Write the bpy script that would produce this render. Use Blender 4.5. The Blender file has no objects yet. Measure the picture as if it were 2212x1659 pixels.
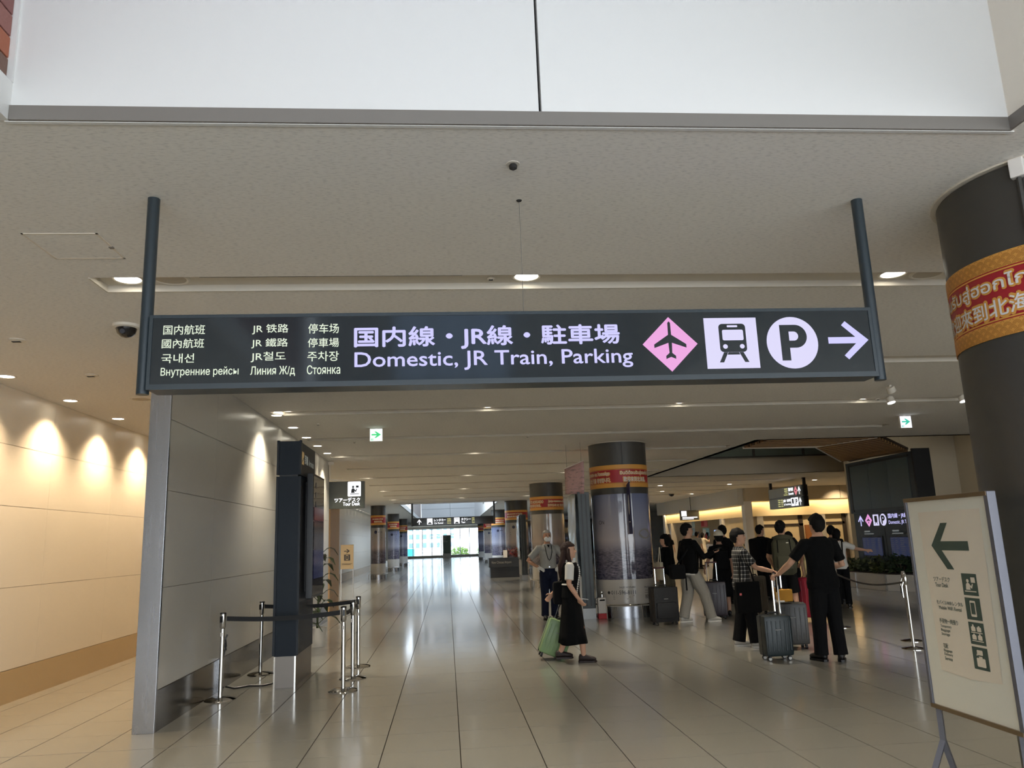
import bpy, bmesh, math, random
from mathutils import Vector, Matrix, noise
from mathutils.geometry import tessellate_polygon
R = random.Random(7)
TMP = bpy.data.scenes.new('workbench')      # scratch scene for shaping text and figures, removed at the end
def tmp_mesh(o):
    TMP.collection.objects.link(o); TMP.view_layers[0].update()
    with bpy.context.temp_override(scene=TMP, view_layer=TMP.view_layers[0]): dg = bpy.context.evaluated_depsgraph_get()
    me = bpy.data.meshes.new_from_object(o.evaluated_get(dg)); bpy.data.objects.remove(o); return me
scn = bpy.context.scene
C = scn.collection
PI = math.pi
# ------------------------------------------------------------------ camera
YAW, PITCH, ROLL, FPX, CAMZ = 0.0895345, 0.2006684, -0.0370856, 1665.63, 1.571
def cam_axes():
    f = Vector((math.sin(YAW)*math.cos(PITCH), math.cos(YAW)*math.cos(PITCH), math.sin(PITCH)))
    r = Vector((math.cos(YAW), -math.sin(YAW), 0)); u = r.cross(f)
    return r*math.cos(ROLL)+u*math.sin(ROLL), u*math.cos(ROLL)-r*math.sin(ROLL), f
cr, cu, cf = cam_axes()
cd = bpy.data.cameras.new('camera'); cam = bpy.data.objects.new('camera', cd); C.objects.link(cam)
m = Matrix((cr, cu, -cf)).transposed().to_4x4(); m.translation = (0, 0, CAMZ); cam.matrix_world = m
cd.sensor_fit = 'HORIZONTAL'; cd.sensor_width = 36; cd.lens = FPX/2212*36; cd.clip_end = 600; cd.clip_start = 0.05
scn.camera = cam
# ------------------------------------------------------------------ world, exposure
vs = scn.view_settings; vs.view_transform = 'Standard'; vs.look = 'None'; vs.gamma = 1; vs.exposure = 0.0; vs.use_curve_mapping = False
SKY = 7.0
w = bpy.data.worlds.new('hazy_sky'); scn.world = w; w.use_nodes = True
bg = w.node_tree.nodes['Background']; bg.inputs[0].default_value = (0.76, 0.885, 1.0, 1); bg.inputs[1].default_value = SKY
try:
    cy = scn.cycles; cy.use_denoising = True; cy.denoising_prefilter = 'FAST'; cy.max_bounces = 7; cy.diffuse_bounces = 4; cy.glossy_bounces = 3; cy.use_adaptive_sampling = True; cy.adaptive_threshold = 0.04
    cy.transparent_max_bounces = 12; cy.caustics_reflective = False; cy.caustics_refractive = False; cy.sample_clamp_indirect = 3
except Exception: pass
def portal(loc, rot, sx, sy):
    l = bpy.data.lights.new('daylight_portal', 'AREA'); l.shape = 'RECTANGLE'; l.size = sx; l.size_y = sy
    o = bpy.data.objects.new('daylight_portal', l); C.objects.link(o); o.location = loc; o.rotation_euler = rot
    l.cycles.is_portal = True
def daylight(loc, rot, sx, sy, power, col):              # area lamp added in place of daylight, just inside opaque panes
    l = bpy.data.lights.new('daylight', 'AREA'); l.shape = 'RECTANGLE'; l.size = sx; l.size_y = sy; l.energy = power; l.color = col
    o = bpy.data.objects.new('daylight', l); C.objects.link(o); o.location = loc; o.rotation_euler = rot
daylight((0.47, 0.16, 6.9), (0, 0, 0), 4.7, 6.2, 66, (0.68, 0.83, 1.0))             # near skylight
daylight((5.5, -5.85, 1.75), (PI/2, 0, 0), 20.5, 3.4, 1060, (0.86, 0.93, 1.0))        # lamp added at the unseen glazed front behind the camera, lifts the ceiling
portal((0.15, 54.2, 8.95), (0, 0, 0), 4.6, 31)              # far skylight
portal((-0.8, 89.7, 1.9), (-PI/2, 0, 0), 8.4, 3.0)          # end glazing
portal((9.6, 65.8, 1.9), (-PI/2, 0, 0), 5.8, 3.0)           # right end glazing
WARM, NEUT = (1.0, 0.765, 0.49), (1.0, 0.89, 0.70)
P_SLOT, P_WALL, P_PART = 230, 222, 24         # power of the hall's own lamps
def spot(loc, power, angle, color, blend=0.6, aim=None, r=0.05):
    l = bpy.data.lights.new('downlight_beam', 'SPOT'); l.energy = power; l.spot_size = math.radians(angle); l.spot_blend = blend
    l.color = color; l.shadow_soft_size = r
    o = bpy.data.objects.new('downlight_beam', l); C.objects.link(o); o.location = loc
    if aim: o.rotation_euler = (Vector(aim)-Vector(loc)).to_track_quat('-Z', 'Y').to_euler()
    return o
# ------------------------------------------------------------------ materials
def lin(v): return v/12.92 if v <= 0.04045 else ((v+0.055)/1.055)**2.4
def S(r, g, b): return (lin(r/255), lin(g/255), lin(b/255))
MC = {}
def mat(name, col=None, rough=0.6, metal=0.0, emit=None, es=1.0, spec=0.5, bump=None, speck=None, coat=0):
    if name in MC: return MC[name]
    mm = bpy.data.materials.new(name); mm.use_nodes = True; nt = mm.node_tree; b = nt.nodes['Principled BSDF']
    b.inputs['Base Color'].default_value = (*col, 1); b.inputs['Roughness'].default_value = rough; b.inputs['Metallic'].default_value = metal
    b.inputs['Specular IOR Level'].default_value = spec; b.inputs['Coat Weight'].default_value = coat
    if emit: b.inputs['Emission Color'].default_value = (*emit, 1); b.inputs['Emission Strength'].default_value = es
    if emit:
        try: mm.cycles.emission_sampling = 'NONE'      # the lamps' own beams light the hall; the small lit faces need no extra sampling
        except Exception: pass
    if speck:                     # (scale, amount, stretch xyz): colour mottling with a shape of its own
        sc, am, st = speck
        tc = nt.nodes.new('ShaderNodeTexCoord'); mp = nt.nodes.new('ShaderNodeMapping'); mp.inputs['Scale'].default_value = st
        nz = nt.nodes.new('ShaderNodeTexNoise'); nz.inputs['Scale'].default_value = sc; nz.inputs['Detail'].default_value = 3
        rp = nt.nodes.new('ShaderNodeValToRGB'); rp.color_ramp.elements[0].position = 0.34; rp.color_ramp.elements[1].position = 0.5
        rp.color_ramp.elements[0].color = (*[c*(1-am) for c in col], 1); rp.color_ramp.elements[1].color = (*col, 1)
        nt.links.new(tc.outputs['Object'], mp.inputs['Vector']); nt.links.new(mp.outputs[0], nz.inputs['Vector'])
        nt.links.new(nz.outputs['Fac'], rp.inputs[0]); nt.links.new(rp.outputs[0], b.inputs['Base Color'])
    if bump:
        sc, st = bump
        tc = nt.nodes.new('ShaderNodeTexCoord'); nz = nt.nodes.new('ShaderNodeTexNoise'); nz.inputs['Scale'].default_value = sc
        bp = nt.nodes.new('ShaderNodeBump'); bp.inputs['Strength'].default_value = st; bp.inputs['Distance'].default_value = 0.01
        nt.links.new(tc.outputs['Object'], nz.inputs['Vector']); nt.links.new(nz.outputs['Fac'], bp.inputs['Height']); nt.links.new(bp.outputs[0], b.inputs['Normal'])
    MC[name] = mm; return mm
def glow(name, col, s=1.0):
    return mat(name, (0.02, 0.02, 0.02), 0.5, emit=col, es=s)
def glass_mat(name, tint=(1, 1, 1), refl=0.06):
    if name in MC: return MC[name]
    mm = bpy.data.materials.new(name); mm.use_nodes = True; nt = mm.node_tree; nt.nodes.clear()
    o = nt.nodes.new('ShaderNodeOutputMaterial'); mx = nt.nodes.new('ShaderNodeMixShader'); mx.inputs[0].default_value = refl
    t = nt.nodes.new('ShaderNodeBsdfTransparent'); t.inputs[0].default_value = (*tint, 1)
    g = nt.nodes.new('ShaderNodeBsdfGlossy'); g.inputs['Roughness'].default_value = 0.02
    nt.links.new(t.outputs[0], mx.inputs[1]); nt.links.new(g.outputs[0], mx.inputs[2]); nt.links.new(mx.outputs[0], o.inputs[0])
    MC[name] = mm; return mm
def steel(name, col, rough=0.3, stretch=(6, 6, .4)):
    if name in MC: return MC[name]
    mm = mat(name, col, rough, 1.0); nt = mm.node_tree; b = nt.nodes['Principled BSDF']
    tc = nt.nodes.new('ShaderNodeTexCoord'); mp = nt.nodes.new('ShaderNodeMapping'); mp.inputs['Scale'].default_value = stretch
    nz = nt.nodes.new('ShaderNodeTexNoise'); nz.inputs['Scale'].default_value = 4
    mr = nt.nodes.new('ShaderNodeMapRange'); mr.inputs['To Min'].default_value = rough*0.9; mr.inputs['To Max'].default_value = rough*1.15
    nt.links.new(tc.outputs['Object'], mp.inputs[0]); nt.links.new(mp.outputs[0], nz.inputs['Vector'])
    nt.links.new(nz.outputs['Fac'], mr.inputs[0]); nt.links.new(mr.outputs[0], b.inputs['Roughness'])
    return mm
# ------------------------------------------------------------------ mesh helpers
class B:
    def __init__(s): s.bm = bmesh.new()
    def box(s, a, b):
        (x0, y0, z0), (x1, y1, z1) = a, b
        v = [s.bm.verts.new(p) for p in ((x0,y0,z0),(x1,y0,z0),(x1,y1,z0),(x0,y1,z0),(x0,y0,z1),(x1,y0,z1),(x1,y1,z1),(x0,y1,z1))]
        for f in ((0,3,2,1),(4,5,6,7),(0,1,5,4),(1,2,6,5),(2,3,7,6),(3,0,4,7)): s.bm.faces.new([v[i] for i in f])
        return s
    def quad(s, *p): s.bm.faces.new([s.bm.verts.new(q) for q in p]); return s
    def rings(s, rr, closed=True, cap=True):
        vs = [[s.bm.verts.new(p) for p in r] for r in rr]; n = len(rr[0])
        for a, b in zip(vs, vs[1:]):
            for i in range(n if closed else n-1):
                j = (i+1) % n
                s.bm.faces.new((a[i], a[j], b[j], b[i]))
        if cap and closed:
            s.bm.faces.new(list(reversed(vs[0]))); s.bm.faces.new(vs[-1])
        return s
    def tube(s, pts, rad, n=10, flat=1.0, up=None):
        pts = [Vector(p) for p in pts]
        if not hasattr(rad, '__len__'): rad = [rad]*len(pts)
        rr = []; prev = None
        for i, p in enumerate(pts):
            t = (pts[min(i+1, len(pts)-1)]-pts[max(i-1, 0)]).normalized()
            if prev is None:
                ref = Vector(up) if up else (Vector((0, 0, 1)) if abs(t.z) < 0.9 else Vector((0, 1, 0)))
                a = (ref - t*ref.dot(t)).normalized()
            else: a = (prev - t*prev.dot(t)).normalized()
            prev = a; b = t.cross(a); r = rad[i]
            ra, rb = r if hasattr(r, '__len__') else (r, r*flat)
            rr.append([p+a*(ra*math.cos(k*2*PI/n))+b*(rb*math.sin(k*2*PI/n)) for k in range(n)])
        return s.rings(rr)
    def lids(s): return s
    def limb(s, pts, rad, n=12):      # tube with rounded ends
        pts = [Vector(p) for p in pts]
        d0 = (pts[0]-pts[1]).normalized(); d1 = (pts[-1]-pts[-2]).normalized()
        f = lambda r: max(r) if hasattr(r, '__len__') else r
        sc = lambda r, k: tuple(q*k for q in r) if hasattr(r, '__len__') else r*k
        P = [pts[0]+d0*f(rad[0])*0.9, pts[0]+d0*f(rad[0])*0.6]+pts+[pts[-1]+d1*f(rad[-1])*0.6, pts[-1]+d1*f(rad[-1])*0.9]
        return s.tube(P, [sc(rad[0], .35), sc(rad[0], .8)]+list(rad)+[sc(rad[-1], .8), sc(rad[-1], .35)], n)
    def cyl(s, p0, p1, r0, r1=None, n=16):
        return s.tube([p0, p1], [r0, r0 if r1 is None else r1], n)
    def ell(s, c, r, nu=16, nv=10, rot=None):
        rr = []
        for j in range(nv+1):
            t = PI*(j+0.02 if j == 0 else (j-0.02 if j == nv else j))/nv
            ring = [Vector((r[0]*math.sin(t)*math.cos(2*PI*i/nu), r[1]*math.sin(t)*math.sin(2*PI*i/nu), -r[2]*math.cos(t))) for i in range(nu)]
            if rot: ring = [rot @ q for q in ring]
            rr.append([q+Vector(c) for q in ring])
        return s.rings(rr)
    def lathe(s, prof, c=(0, 0, 0), n=24, a0=0, a1=2*PI):
        full = abs(a1-a0-2*PI) < 1e-6; k = n if full else n+1
        rr = [[(c[0]+r*math.cos(a0+(a1-a0)*i/n), c[1]+r*math.sin(a0+(a1-a0)*i/n), c[2]+z) for i in range(k)] for r, z in prof]
        return s.rings(rr, closed=full, cap=full and prof[0] != prof[-1])
    def prism(s, pts, ext):
        e = Vector(ext); a = [s.bm.verts.new(p) for p in pts]; b = [s.bm.verts.new(Vector(p)+e) for p in pts]; n = len(pts)
        s.bm.faces.new(list(reversed(a))); s.bm.faces.new(b)
        for i in range(n): s.bm.faces.new((a[i], a[(i+1) % n], b[(i+1) % n], b[i]))
        return s
    def xf(s, M): bmesh.ops.transform(s.bm, matrix=M, verts=s.bm.verts); return s
    def mesh(s, name, smooth=False, bevel=0):
        bmesh.ops.recalc_face_normals(s.bm, faces=s.bm.faces)
        if bevel:
            bmesh.ops.bevel(s.bm, geom=[e for e in s.bm.edges], offset=bevel, segments=2, affect='EDGES', profile=0.6)
        me = bpy.data.meshes.new(name); s.bm.to_mesh(me); s.bm.free()
        if smooth:
            for p in me.polygons: p.use_smooth = True
        return me
    def obj(s, name, material, parent=None, smooth=False, bevel=0, loc=None, rz=0, auto=True):
        me = s.mesh(name, smooth, bevel)
        if smooth and auto:
            try: me.set_sharp_from_angle(angle=math.radians(40))
            except Exception: pass
        return link(name, me, material, parent, loc, rz)
def link(name, me, material=None, parent=None, loc=None, rz=0):
    o = bpy.data.objects.new(name, me); C.objects.link(o)
    if material is not None and me is not None and not me.materials: me.materials.append(material)
    if parent: o.parent = parent
    if loc: o.location = loc
    if rz: o.rotation_euler = (0, 0, rz)
    return o
def tag(o, label, cat, group=None):
    o['label'] = label; o['category'] = cat
    if group: o['group'] = group
    return o
def thing(name, label, cat, loc=(0, 0, 0), rz=0, group=None, rot=None):
    o = bpy.data.objects.new(name, None); C.objects.link(o); o.location = loc; o.rotation_euler = rot or (0, 0, rz)
    o.empty_display_size = 0.1
    return tag(o, label, cat, group)
def struct(o): o['kind'] = 'structure'; return o
def croot(name, loc=(0, 0, 0)):
    o = bpy.data.objects.new(name, None); C.objects.link(o); o.location = loc; return struct(o)
def dup(root, loc, rz=None, label=None, group=None):
    r = root.copy(); C.objects.link(r); r.location = loc
    if rz is not None: r.rotation_euler = (0, 0, rz)
    if label: r['label'] = label
    if group: r['group'] = group
    for ch in root.children:
        c = ch.copy(); C.objects.link(c); c.parent = r
        for g in ch.children:
            d = g.copy(); C.objects.link(d); d.parent = c
    return r
# ------------------------------------------------------------------ flat print on planes and columns
TC = {}
def text_geo(body):
    """Outline of a line of writing, filled contour by contour (overlapping strokes stay solid)."""
    if body in TC: return TC[body]
    cu_ = bpy.data.curves.new('t', 'FONT'); cu_.body = body; cu_.resolution_u = 3; cu_.dimensions = '2D'; cu_.fill_mode = 'NONE'
    me = tmp_mesh(bpy.data.objects.new('t', cu_)); co = [(p.co.x, p.co.y) for p in me.vertices]; nx = {}
    for e in me.edges: a_, b_ = e.vertices; nx.setdefault(a_, []).append(b_); nx.setdefault(b_, []).append(a_)
    bpy.data.curves.remove(cu_); bpy.data.meshes.remove(me)
    seen = set(); loops = []
    for s0 in range(len(co)):
        if s0 in seen or s0 not in nx: continue
        lp_ = [s0]; seen.add(s0); cur = s0
        while True:
            n_ = [q for q in sorted(nx[cur]) if q not in seen]
            if not n_: break
            cur = n_[0]; seen.add(cur); lp_.append(cur)
        if len(lp_) > 2: loops.append(lp_)
    def sa(l): return sum(co[l[k]][0]*co[l[(k+1) % len(l)]][1]-co[l[(k+1) % len(l)]][0]*co[l[k]][1] for k in range(len(l)))/2
    def inside(p, l):
        r_ = False; k = len(l)-1
        for q in range(len(l)):
            (xa, ya), (xb, yb) = co[l[q]], co[l[k]]
            if (ya > p[1]) != (yb > p[1]) and p[0] < (xb-xa)*(p[1]-ya)/(yb-ya)+xa: r_ = not r_
            k = q
        return r_
    ar = [sa(l) for l in loops]; big = max(range(len(loops)), key=lambda k: abs(ar[k])) if loops else 0; sg = 1 if loops and ar[big] > 0 else -1
    outer = [k for k in range(len(loops)) if ar[k]*sg > 0]; holes_ = {k: [] for k in outer}
    for k in range(len(loops)):
        if ar[k]*sg > 0: continue
        c_ = [o for o in outer if abs(ar[o]) > abs(ar[k]) and inside(co[loops[k][0]], loops[o])]
        if not c_: outer.append(k); holes_[k] = []
        if c_: holes_[min(c_, key=lambda o: abs(ar[o]))].append(k)
    v, f = [], []
    for o in outer:
        ls = [loops[o]]+[loops[k] for k in holes_[o]]; base = len(v); v += [co[q] for l in ls for q in l]
        f += [tuple(base+q for q in t_) for t_ in tessellate_polygon([[Vector((*co[q], 0)) for q in l] for l in ls])]
    TC[body] = (v, f); return v, f
class Flat:
    """Draws print on a surface given by a map (u, v, lift) -> local point."""
    def __init__(s, parent, fn): s.p = parent; s.fn = fn
    @staticmethod
    def plane(parent, o, ux, uy=(0, 0, 1)):
        o, ux, uy = Vector(o), Vector(ux), Vector(uy); n = ux.cross(uy)
        return Flat(parent, lambda u, v, e: o+ux*u+uy*v+n*e)
    @staticmethod
    def column(parent, r, a0):
        return Flat(parent, lambda u, v, e: Vector(((r+e)*math.sin(a0+u/r), -(r+e)*math.cos(a0+u/r), v)))
    def put(s, v, f, m, name, e):
        me = bpy.data.meshes.new(name); me.from_pydata([s.fn(p[0], p[1], e+(p[2] if len(p) > 2 else 0)) for p in v], [], f); me.update()
        return link(name, me, m, s.p)
    def text(s, body, x0, x1, y0, y1, m, bold=0.0, e=0.003, name='lettering', fit=True, align='l'):
        v, f = text_geo(body)
        if not v: return
        a0, a1 = min(p[0] for p in v), max(p[0] for p in v); b0, b1 = min(p[1] for p in v), max(p[1] for p in v)
        sy = (y1-y0)/(b1-b0); sx = (x1-x0)/(a1-a0) if fit else sy
        q = [(x0+(p[0]-a0)*sx, y0+(p[1]-b0)*sy) for p in v]
        if bold:                        # heavier weight: the outline thickened by shifted copies
            d = bold*sy; dirs = [(0, 0), (1, 0), (-1, 0), (0, 1), (0, -1)]+([(.7, .7), (-.7, .7), (.7, -.7), (-.7, -.7)] if bold > .05 else [])
            n = len(q); f = [tuple(i+n*k for i in g) for k in range(len(dirs)) for g in f]; q = [(a+d*dx, b+d*dy, .00012*k) for k, (dx, dy) in enumerate(dirs) for a, b in q]
        return s.put(q, f, m, name, e)
    def poly(s, pts, m, e=0.003, name='print', sub=1):
        if sub > 1:
            q = []
            for i, a in enumerate(pts):
                b = pts[(i+1) % len(pts)]
                q += [(a[0]+(b[0]-a[0])*k/sub, a[1]+(b[1]-a[1])*k/sub) for k in range(sub)]
            pts = q
        return s.put(pts, [tuple(range(len(pts)))], m, name, e)
    def polys(s, pl, m, e=0.003, name='print'):
        v, f = [], []
        for pts in pl: f.append(tuple(range(len(v), len(v)+len(pts)))); v += list(pts)
        return s.put(v, f, m, name, e)
    def rect(s, x0, x1, y0, y1, m, e=0.003, name='print', sub=1): return s.poly([(x0, y0), (x1, y0), (x1, y1), (x0, y1)], m, e, name, sub)
    def disc(s, x, y, r, m, e=0.003, name='print', ry=None, n=32):
        ry = r if ry is None else ry
        return s.poly([(x+r*math.cos(2*PI*i/n), y+ry*math.sin(2*PI*i/n)) for i in range(n)], m, e, name)
def rrect(x0, x1, y0, y1, r, n=5):
    p = []
    for cx, cy, a in ((x1-r, y1-r, 0), (x0+r, y1-r, PI/2), (x0+r, y0+r, PI), (x1-r, y0+r, 1.5*PI)):
        p += [(cx+r*math.cos(a+PI/2*i/n), cy+r*math.sin(a+PI/2*i/n)) for i in range(n+1)]
    return p
def box_of(pl, x0, x1, y0, y1):      # unit-square polygons into a box
    return [[(x0+(x1-x0)*a, y0+(y1-y0)*b) for a, b in p] for p in pl]
def circ(x, y, r, n=20, ry=None): return [(x+r*math.cos(2*PI*i/n), y+(ry or r)*math.sin(2*PI*i/n)) for i in range(n)]
# pictograms in the unit square
PLANE_ICON = [[(.47,.9),(.5,.93),(.53,.9),(.535,.66),(.86,.47),(.86,.4),(.54,.5),(.53,.3),(.61,.24),(.61,.18),(.5,.22),(.39,.18),(.39,.24),(.47,.3),(.46,.5),(.14,.4),(.14,.47),(.465,.66)]]
TRAIN_BODY = [rrect(.27,.78,.32,.88,.07), [(.335,.318),(.415,.318),(.32,.12),(.24,.12)], [(.625,.318),(.705,.318),(.8,.12),(.72,.12)], [(.42,.318),(.62,.318),(.64,.27),(.4,.27)]]
TRAIN_CUT = [rrect(.33,.73,.55,.76,.03), rrect(.43,.63,.81,.85,.015), circ(.37,.43,.045), circ(.69,.43,.045)]
ARROW_R = [[(.0,.42),(.0,.58),(.68,.58),(.36,.88),(.46,.98),(1.0,.5),(.46,.02),(.36,.12),(.68,.42)]]
ARROW_U = [[(1-b, a) for a, b in ARROW_R[0]]]
CAR_ICON = [[(.12,.2),(.12,.36),(.2,.42),(.3,.58),(.7,.58),(.8,.42),(.88,.36),(.88,.2),(.78,.2),(.78,.12),(.68,.12),(.68,.2),(.32,.2),(.32,.12),(.22,.12),(.22,.2)]]
CAR_CUT = [[(.33,.42),(.38,.52),(.62,.52),(.67,.42)], circ(.22,.3,.04), circ(.78,.3,.04)]
DESK_ICON = [circ(.38,.68,.09), [(.2,.24),(.24,.5),(.32,.58),(.44,.58),(.52,.5),(.6,.42),(.68,.56),(.74,.52),(.64,.3),(.56,.34),(.5,.4),(.52,.24)], [(.62,.6),(.92,.6),(.92,.86),(.62,.86)], [(.1,.14),(.92,.14),(.92,.19),(.1,.19)]]
PHONE_ICON = [rrect(.3,.7,.12,.9,.05)]
PHONE_CUT = [[(.36,.24),(.64,.24),(.64,.8),(.36,.8)]]
BAG = lambda x, y: [rrect(x, x+.3, y, y+.22, .04)]
BAGS_ICON = BAG(.14,.6)+BAG(.54,.6)+BAG(.14,.2)+BAG(.54,.2)+[[(.1,.52),(.9,.52),(.9,.56),(.1,.56)],[(.1,.12),(.9,.12),(.9,.16),(.1,.16)],[(.22,.82),(.36,.82),(.33,.93),(.25,.93)],[(.62,.82),(.76,.82),(.73,.88),(.65,.88)],[(.22,.42),(.36,.42),(.33,.48),(.25,.48)],[(.62,.42),(.76,.42),(.73,.5),(.65,.5)]]
CASE_ICON = [rrect(.22,.82,.1,.52,.05), rrect(.3,.7,.66,.9,.04), [(.4,.52),(.64,.52),(.64,.6),(.4,.6)], [(.28,.72),(.24,.62),(.4,.66)]]
# ================================================================== THE SETTING
ZC = 3.5
m_tile = mat('pale_floor_tile', S(150, 148, 140), 0.28, spec=0.5, coat=0.9); m_tile.node_tree.nodes['Principled BSDF'].inputs['Coat Roughness'].default_value = 0.11
m_grout = mat('dark_grout', S(44, 38, 32), 0.9)
m_ceil = mat('fissured_ceiling_board', S(242, 237, 229), 0.9, speck=(60, .16, (0.5, 1.5, 1)))
m_ceil2 = mat('white_slot_tray', S(206, 198, 184), 0.7)
m_white = mat('white_wall_panel', S(228, 226, 222), 0.45)
m_lip = mat('grey_lip_trim', S(122, 116, 109), 0.6)
m_panel = mat('cream_wall_panel', S(226, 216, 200), 0.35)
m_joint = mat('wall_joint', S(150, 138, 120), 0.8)
m_greyp = mat('warm_grey_wall_panel', S(194, 190, 182), 0.28)
m_base_l = mat('beige_baseboard', S(176, 152, 116), 0.35)
m_base_p = steel('dark_steel_baseboard', S(120, 116, 110), 0.16)
m_steel = steel('brushed_steel', S(176, 178, 184), 0.26)
m_chrome = mat('chrome', S(205, 203, 200), 0.12, 1.0)
m_black = mat('black_satin', S(22, 22, 24), 0.4)
m_char = mat('charcoal_column_panel', S(66, 64, 60), 0.45)
m_signg = mat('dark_green_sign_frame', S(46, 56, 62), 0.35)
m_dark = mat('dark_gap', S(40, 38, 36), 0.8)
m_beige = mat('beige_plaster', S(196, 184, 162), 0.7)
# ---- floor
fl = struct(B().box((-5.0, -6, -0.2), (22, 92, -0.006)).obj('floor', m_grout))
TX0, TY0, T = 0.07, 7.06, 0.6
def tile_mesh(dy):
    return B().box((0.004, 0.0022, -0.012), (T-0.004, T-dy, 0.0)).mesh('tile')
tm1, tm2 = tile_mesh(0.0022), tile_mesh(0.006); tm1.materials.append(m_tile); tm2.materials.append(m_tile)
cells = []
for j in range(-22, 142):
    for i in range(-9, 37):
        x, y = TX0+i*T, TY0+j*T
        if x+T < -4.93 or x > 21.9 or y > 91.5: continue
        xc, yc = x+T/2, y+T/2
        vis = yc > 5.0 and -0.56*yc < xc < 0.88*yc-1.0 and not (xc < -2.83 and yc > 14.5)
        cells.append((yc+abs(xc)*0.25 if vis else 900+abs(yc), i, j, x, y))
cells.sort()
for c in cells[:300]:
    o = link('tile', tm2 if c[2] % 5 == 4 else tm1, None, fl, (c[3], c[4], 0))
rest = B()
for c in cells[300:]:
    d = 0.006 if c[2] % 5 == 4 else 0.0015
    rest.box((c[3]+0.004, c[4]+0.0015, -0.012), (c[3]+T-0.004, c[4]+T-d, 0.0))
ro = rest.obj('tile', m_tile, fl); ro['kind'] = 'stuff'
# ---- ceiling with skylight wells, atrium opening and recessed lighting slots
SK1 = (-1.92, 2.86, -3.0, 3.32); SK2 = (-2.25, 2.5, 38.5, 70.0); ATR = (6.75, 22.0, 16.05, 25.4)
slots = []
for k in range(12):
    yc = 5.56+2.85*k
    slots.append((-2.48, 8.5 if yc < 15 else 6.4, yc-.15, yc+.15))
    if yc > 26: slots.append((7.2, 12.6, yc-.15, yc+.15))
holes = [SK1, SK2, ATR]+slots
xs = sorted({-5.0, 22.0}|{v for h in holes for v in h[:2]}); ys = sorted({-6.0, 92.0}|{v for h in holes for v in h[2:]})
cb = B()
for x0, x1 in zip(xs, xs[1:]):
    for y0, y1 in zip(ys, ys[1:]):
        xc, yc = (x0+x1)/2, (y0+y1)/2
        if any(h[0] < xc < h[1] and h[2] < yc < h[3] for h in holes): continue
        cb.quad((x0, y0, ZC), (x0, y1, ZC), (x1, y1, ZC), (x1, y0, ZC))
bmesh.ops.remove_doubles(cb.bm, verts=cb.bm.verts, dist=1e-4)
ceil = struct(cb.obj('ceiling', m_ceil))
D = 0.045
for n, (x0, x1, y0, y1) in enumerate(slots):
    s = B(); z = ZC+D
    s.quad((x0, y0, z), (x0, y1, z), (x1, y1, z), (x1, y0, z))
    s.quad((x0, y0, ZC), (x0, y0, z), (x1, y0, z), (x1, y0, ZC)); s.quad((x0, y1, ZC), (x1, y1, ZC), (x1, y1, z), (x0, y1, z))
    s.quad((x0, y0, ZC), (x0, y1, ZC), (x0, y1, z), (x0, y0, z)); s.quad((x1, y0, ZC), (x1, y0, z), (x1, y1, z), (x1, y1, ZC))
    s.box((x0, y1, ZC-.006), (x1, y1+.012, ZC+.0)); s.box((x0-.012, y0, ZC-.006), (x0, y1+.012, ZC))
    s.obj('lighting_slot', m_ceil2, ceil)
# near skylight well
well = croot('wall_skylight')
def wbox(a, b, m, name='panel', par=well, bevel=0): return B().box(a, b).obj(name, m, par, bevel=bevel)
x0, x1, y0, y1 = SK1
wbox((x0, y1, 3.57), (0.475, y1+.06, 7.0), m_white); wbox((0.489, y1, 3.57), (x1, y1+.06, 7.0), m_white)
wbox((x0-.1, y1+.061, 3.52), (x1+.1, y1+.1, 7.0), m_dark, 'backing')
wbox((x0, y1-.012, 3.497), (x1, y1+.0, 3.568), m_lip, 'lip_trim'); wbox((x0-.02, y1+.001, 3.494), (x1+.02, y1+.022, 3.503), m_white, 'edge_bead')
wbox((x1, y0, 3.57), (x1+.06, y1+.06, 7.0), m_panel); wbox((x1-.012, y0, 3.497), (x1, y1-.012, 3.568), m_lip, 'lip_trim')
wbox((x0-.06, y0, 3.497), (x0, y1, 3.685), m_white, 'base_panel'); wbox((x0-.03, y1-.012, 3.685), (x0+.003, y1, 7.0), m_white, 'corner_trim')
wbox((x0-.16, y0, 3.685), (x0-.07, y1, 7.0), mat('brick_mortar', S(120, 108, 100), 0.9), 'brick_backing')
for k in range(4):
    for q in range(4): wbox((x0+1.195*k+.02, y0+1.58*q+.02, 6.96), (x0+1.195*(k+1)-.02, y0+1.58*(q+1)-.02, 6.98), mat('added_frosted_pane', S(235, 238, 240), .5), 'added_skylight_pane')  # unseen opaque panes added to block the sky; an area lamp replaces it
# back wall of the well with its clerestory window
for a, b in (((x0, y0-.1, 3.5), (-0.75, y0, 7.0)), ((1.0, y0-.1, 3.5), (x1, y0, 7.0)), ((-0.75, y0-.1, 3.5), (1.0, y0, 3.9)), ((-0.75, y0-.1, 6.6), (1.0, y0, 7.0))): wbox(a, b, m_white)
for xx in (-.75, -.18, .42, .96): wbox((xx, y0-.08, 3.9), (xx+.04, y0-.03, 6.6), m_steel, 'mullion')
wbox((-.75, y0-.06, 3.9), (1.0, y0-.05, 6.6), glass_mat('dimming_clerestory_glass', (.34, .37, .42), .04), 'dimming_clerestory_pane')  # tinted pane added to dim the sky through the clerestory
brick_cols = [S(128, 84, 76), S(150, 100, 92), S(166, 98, 72), S(120, 92, 80), S(140, 92, 88)]
bms = []
for q, col in enumerate(brick_cols):
    me = B().box((0, 0.004, 0.004), (0.055, .236, .106)).mesh('brick', bevel=0.004); me.materials.append(mat('brick_%d' % q, col, 0.75, bump=(60, .3))); bms.append(me)
bb = B(); hm = []
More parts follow.
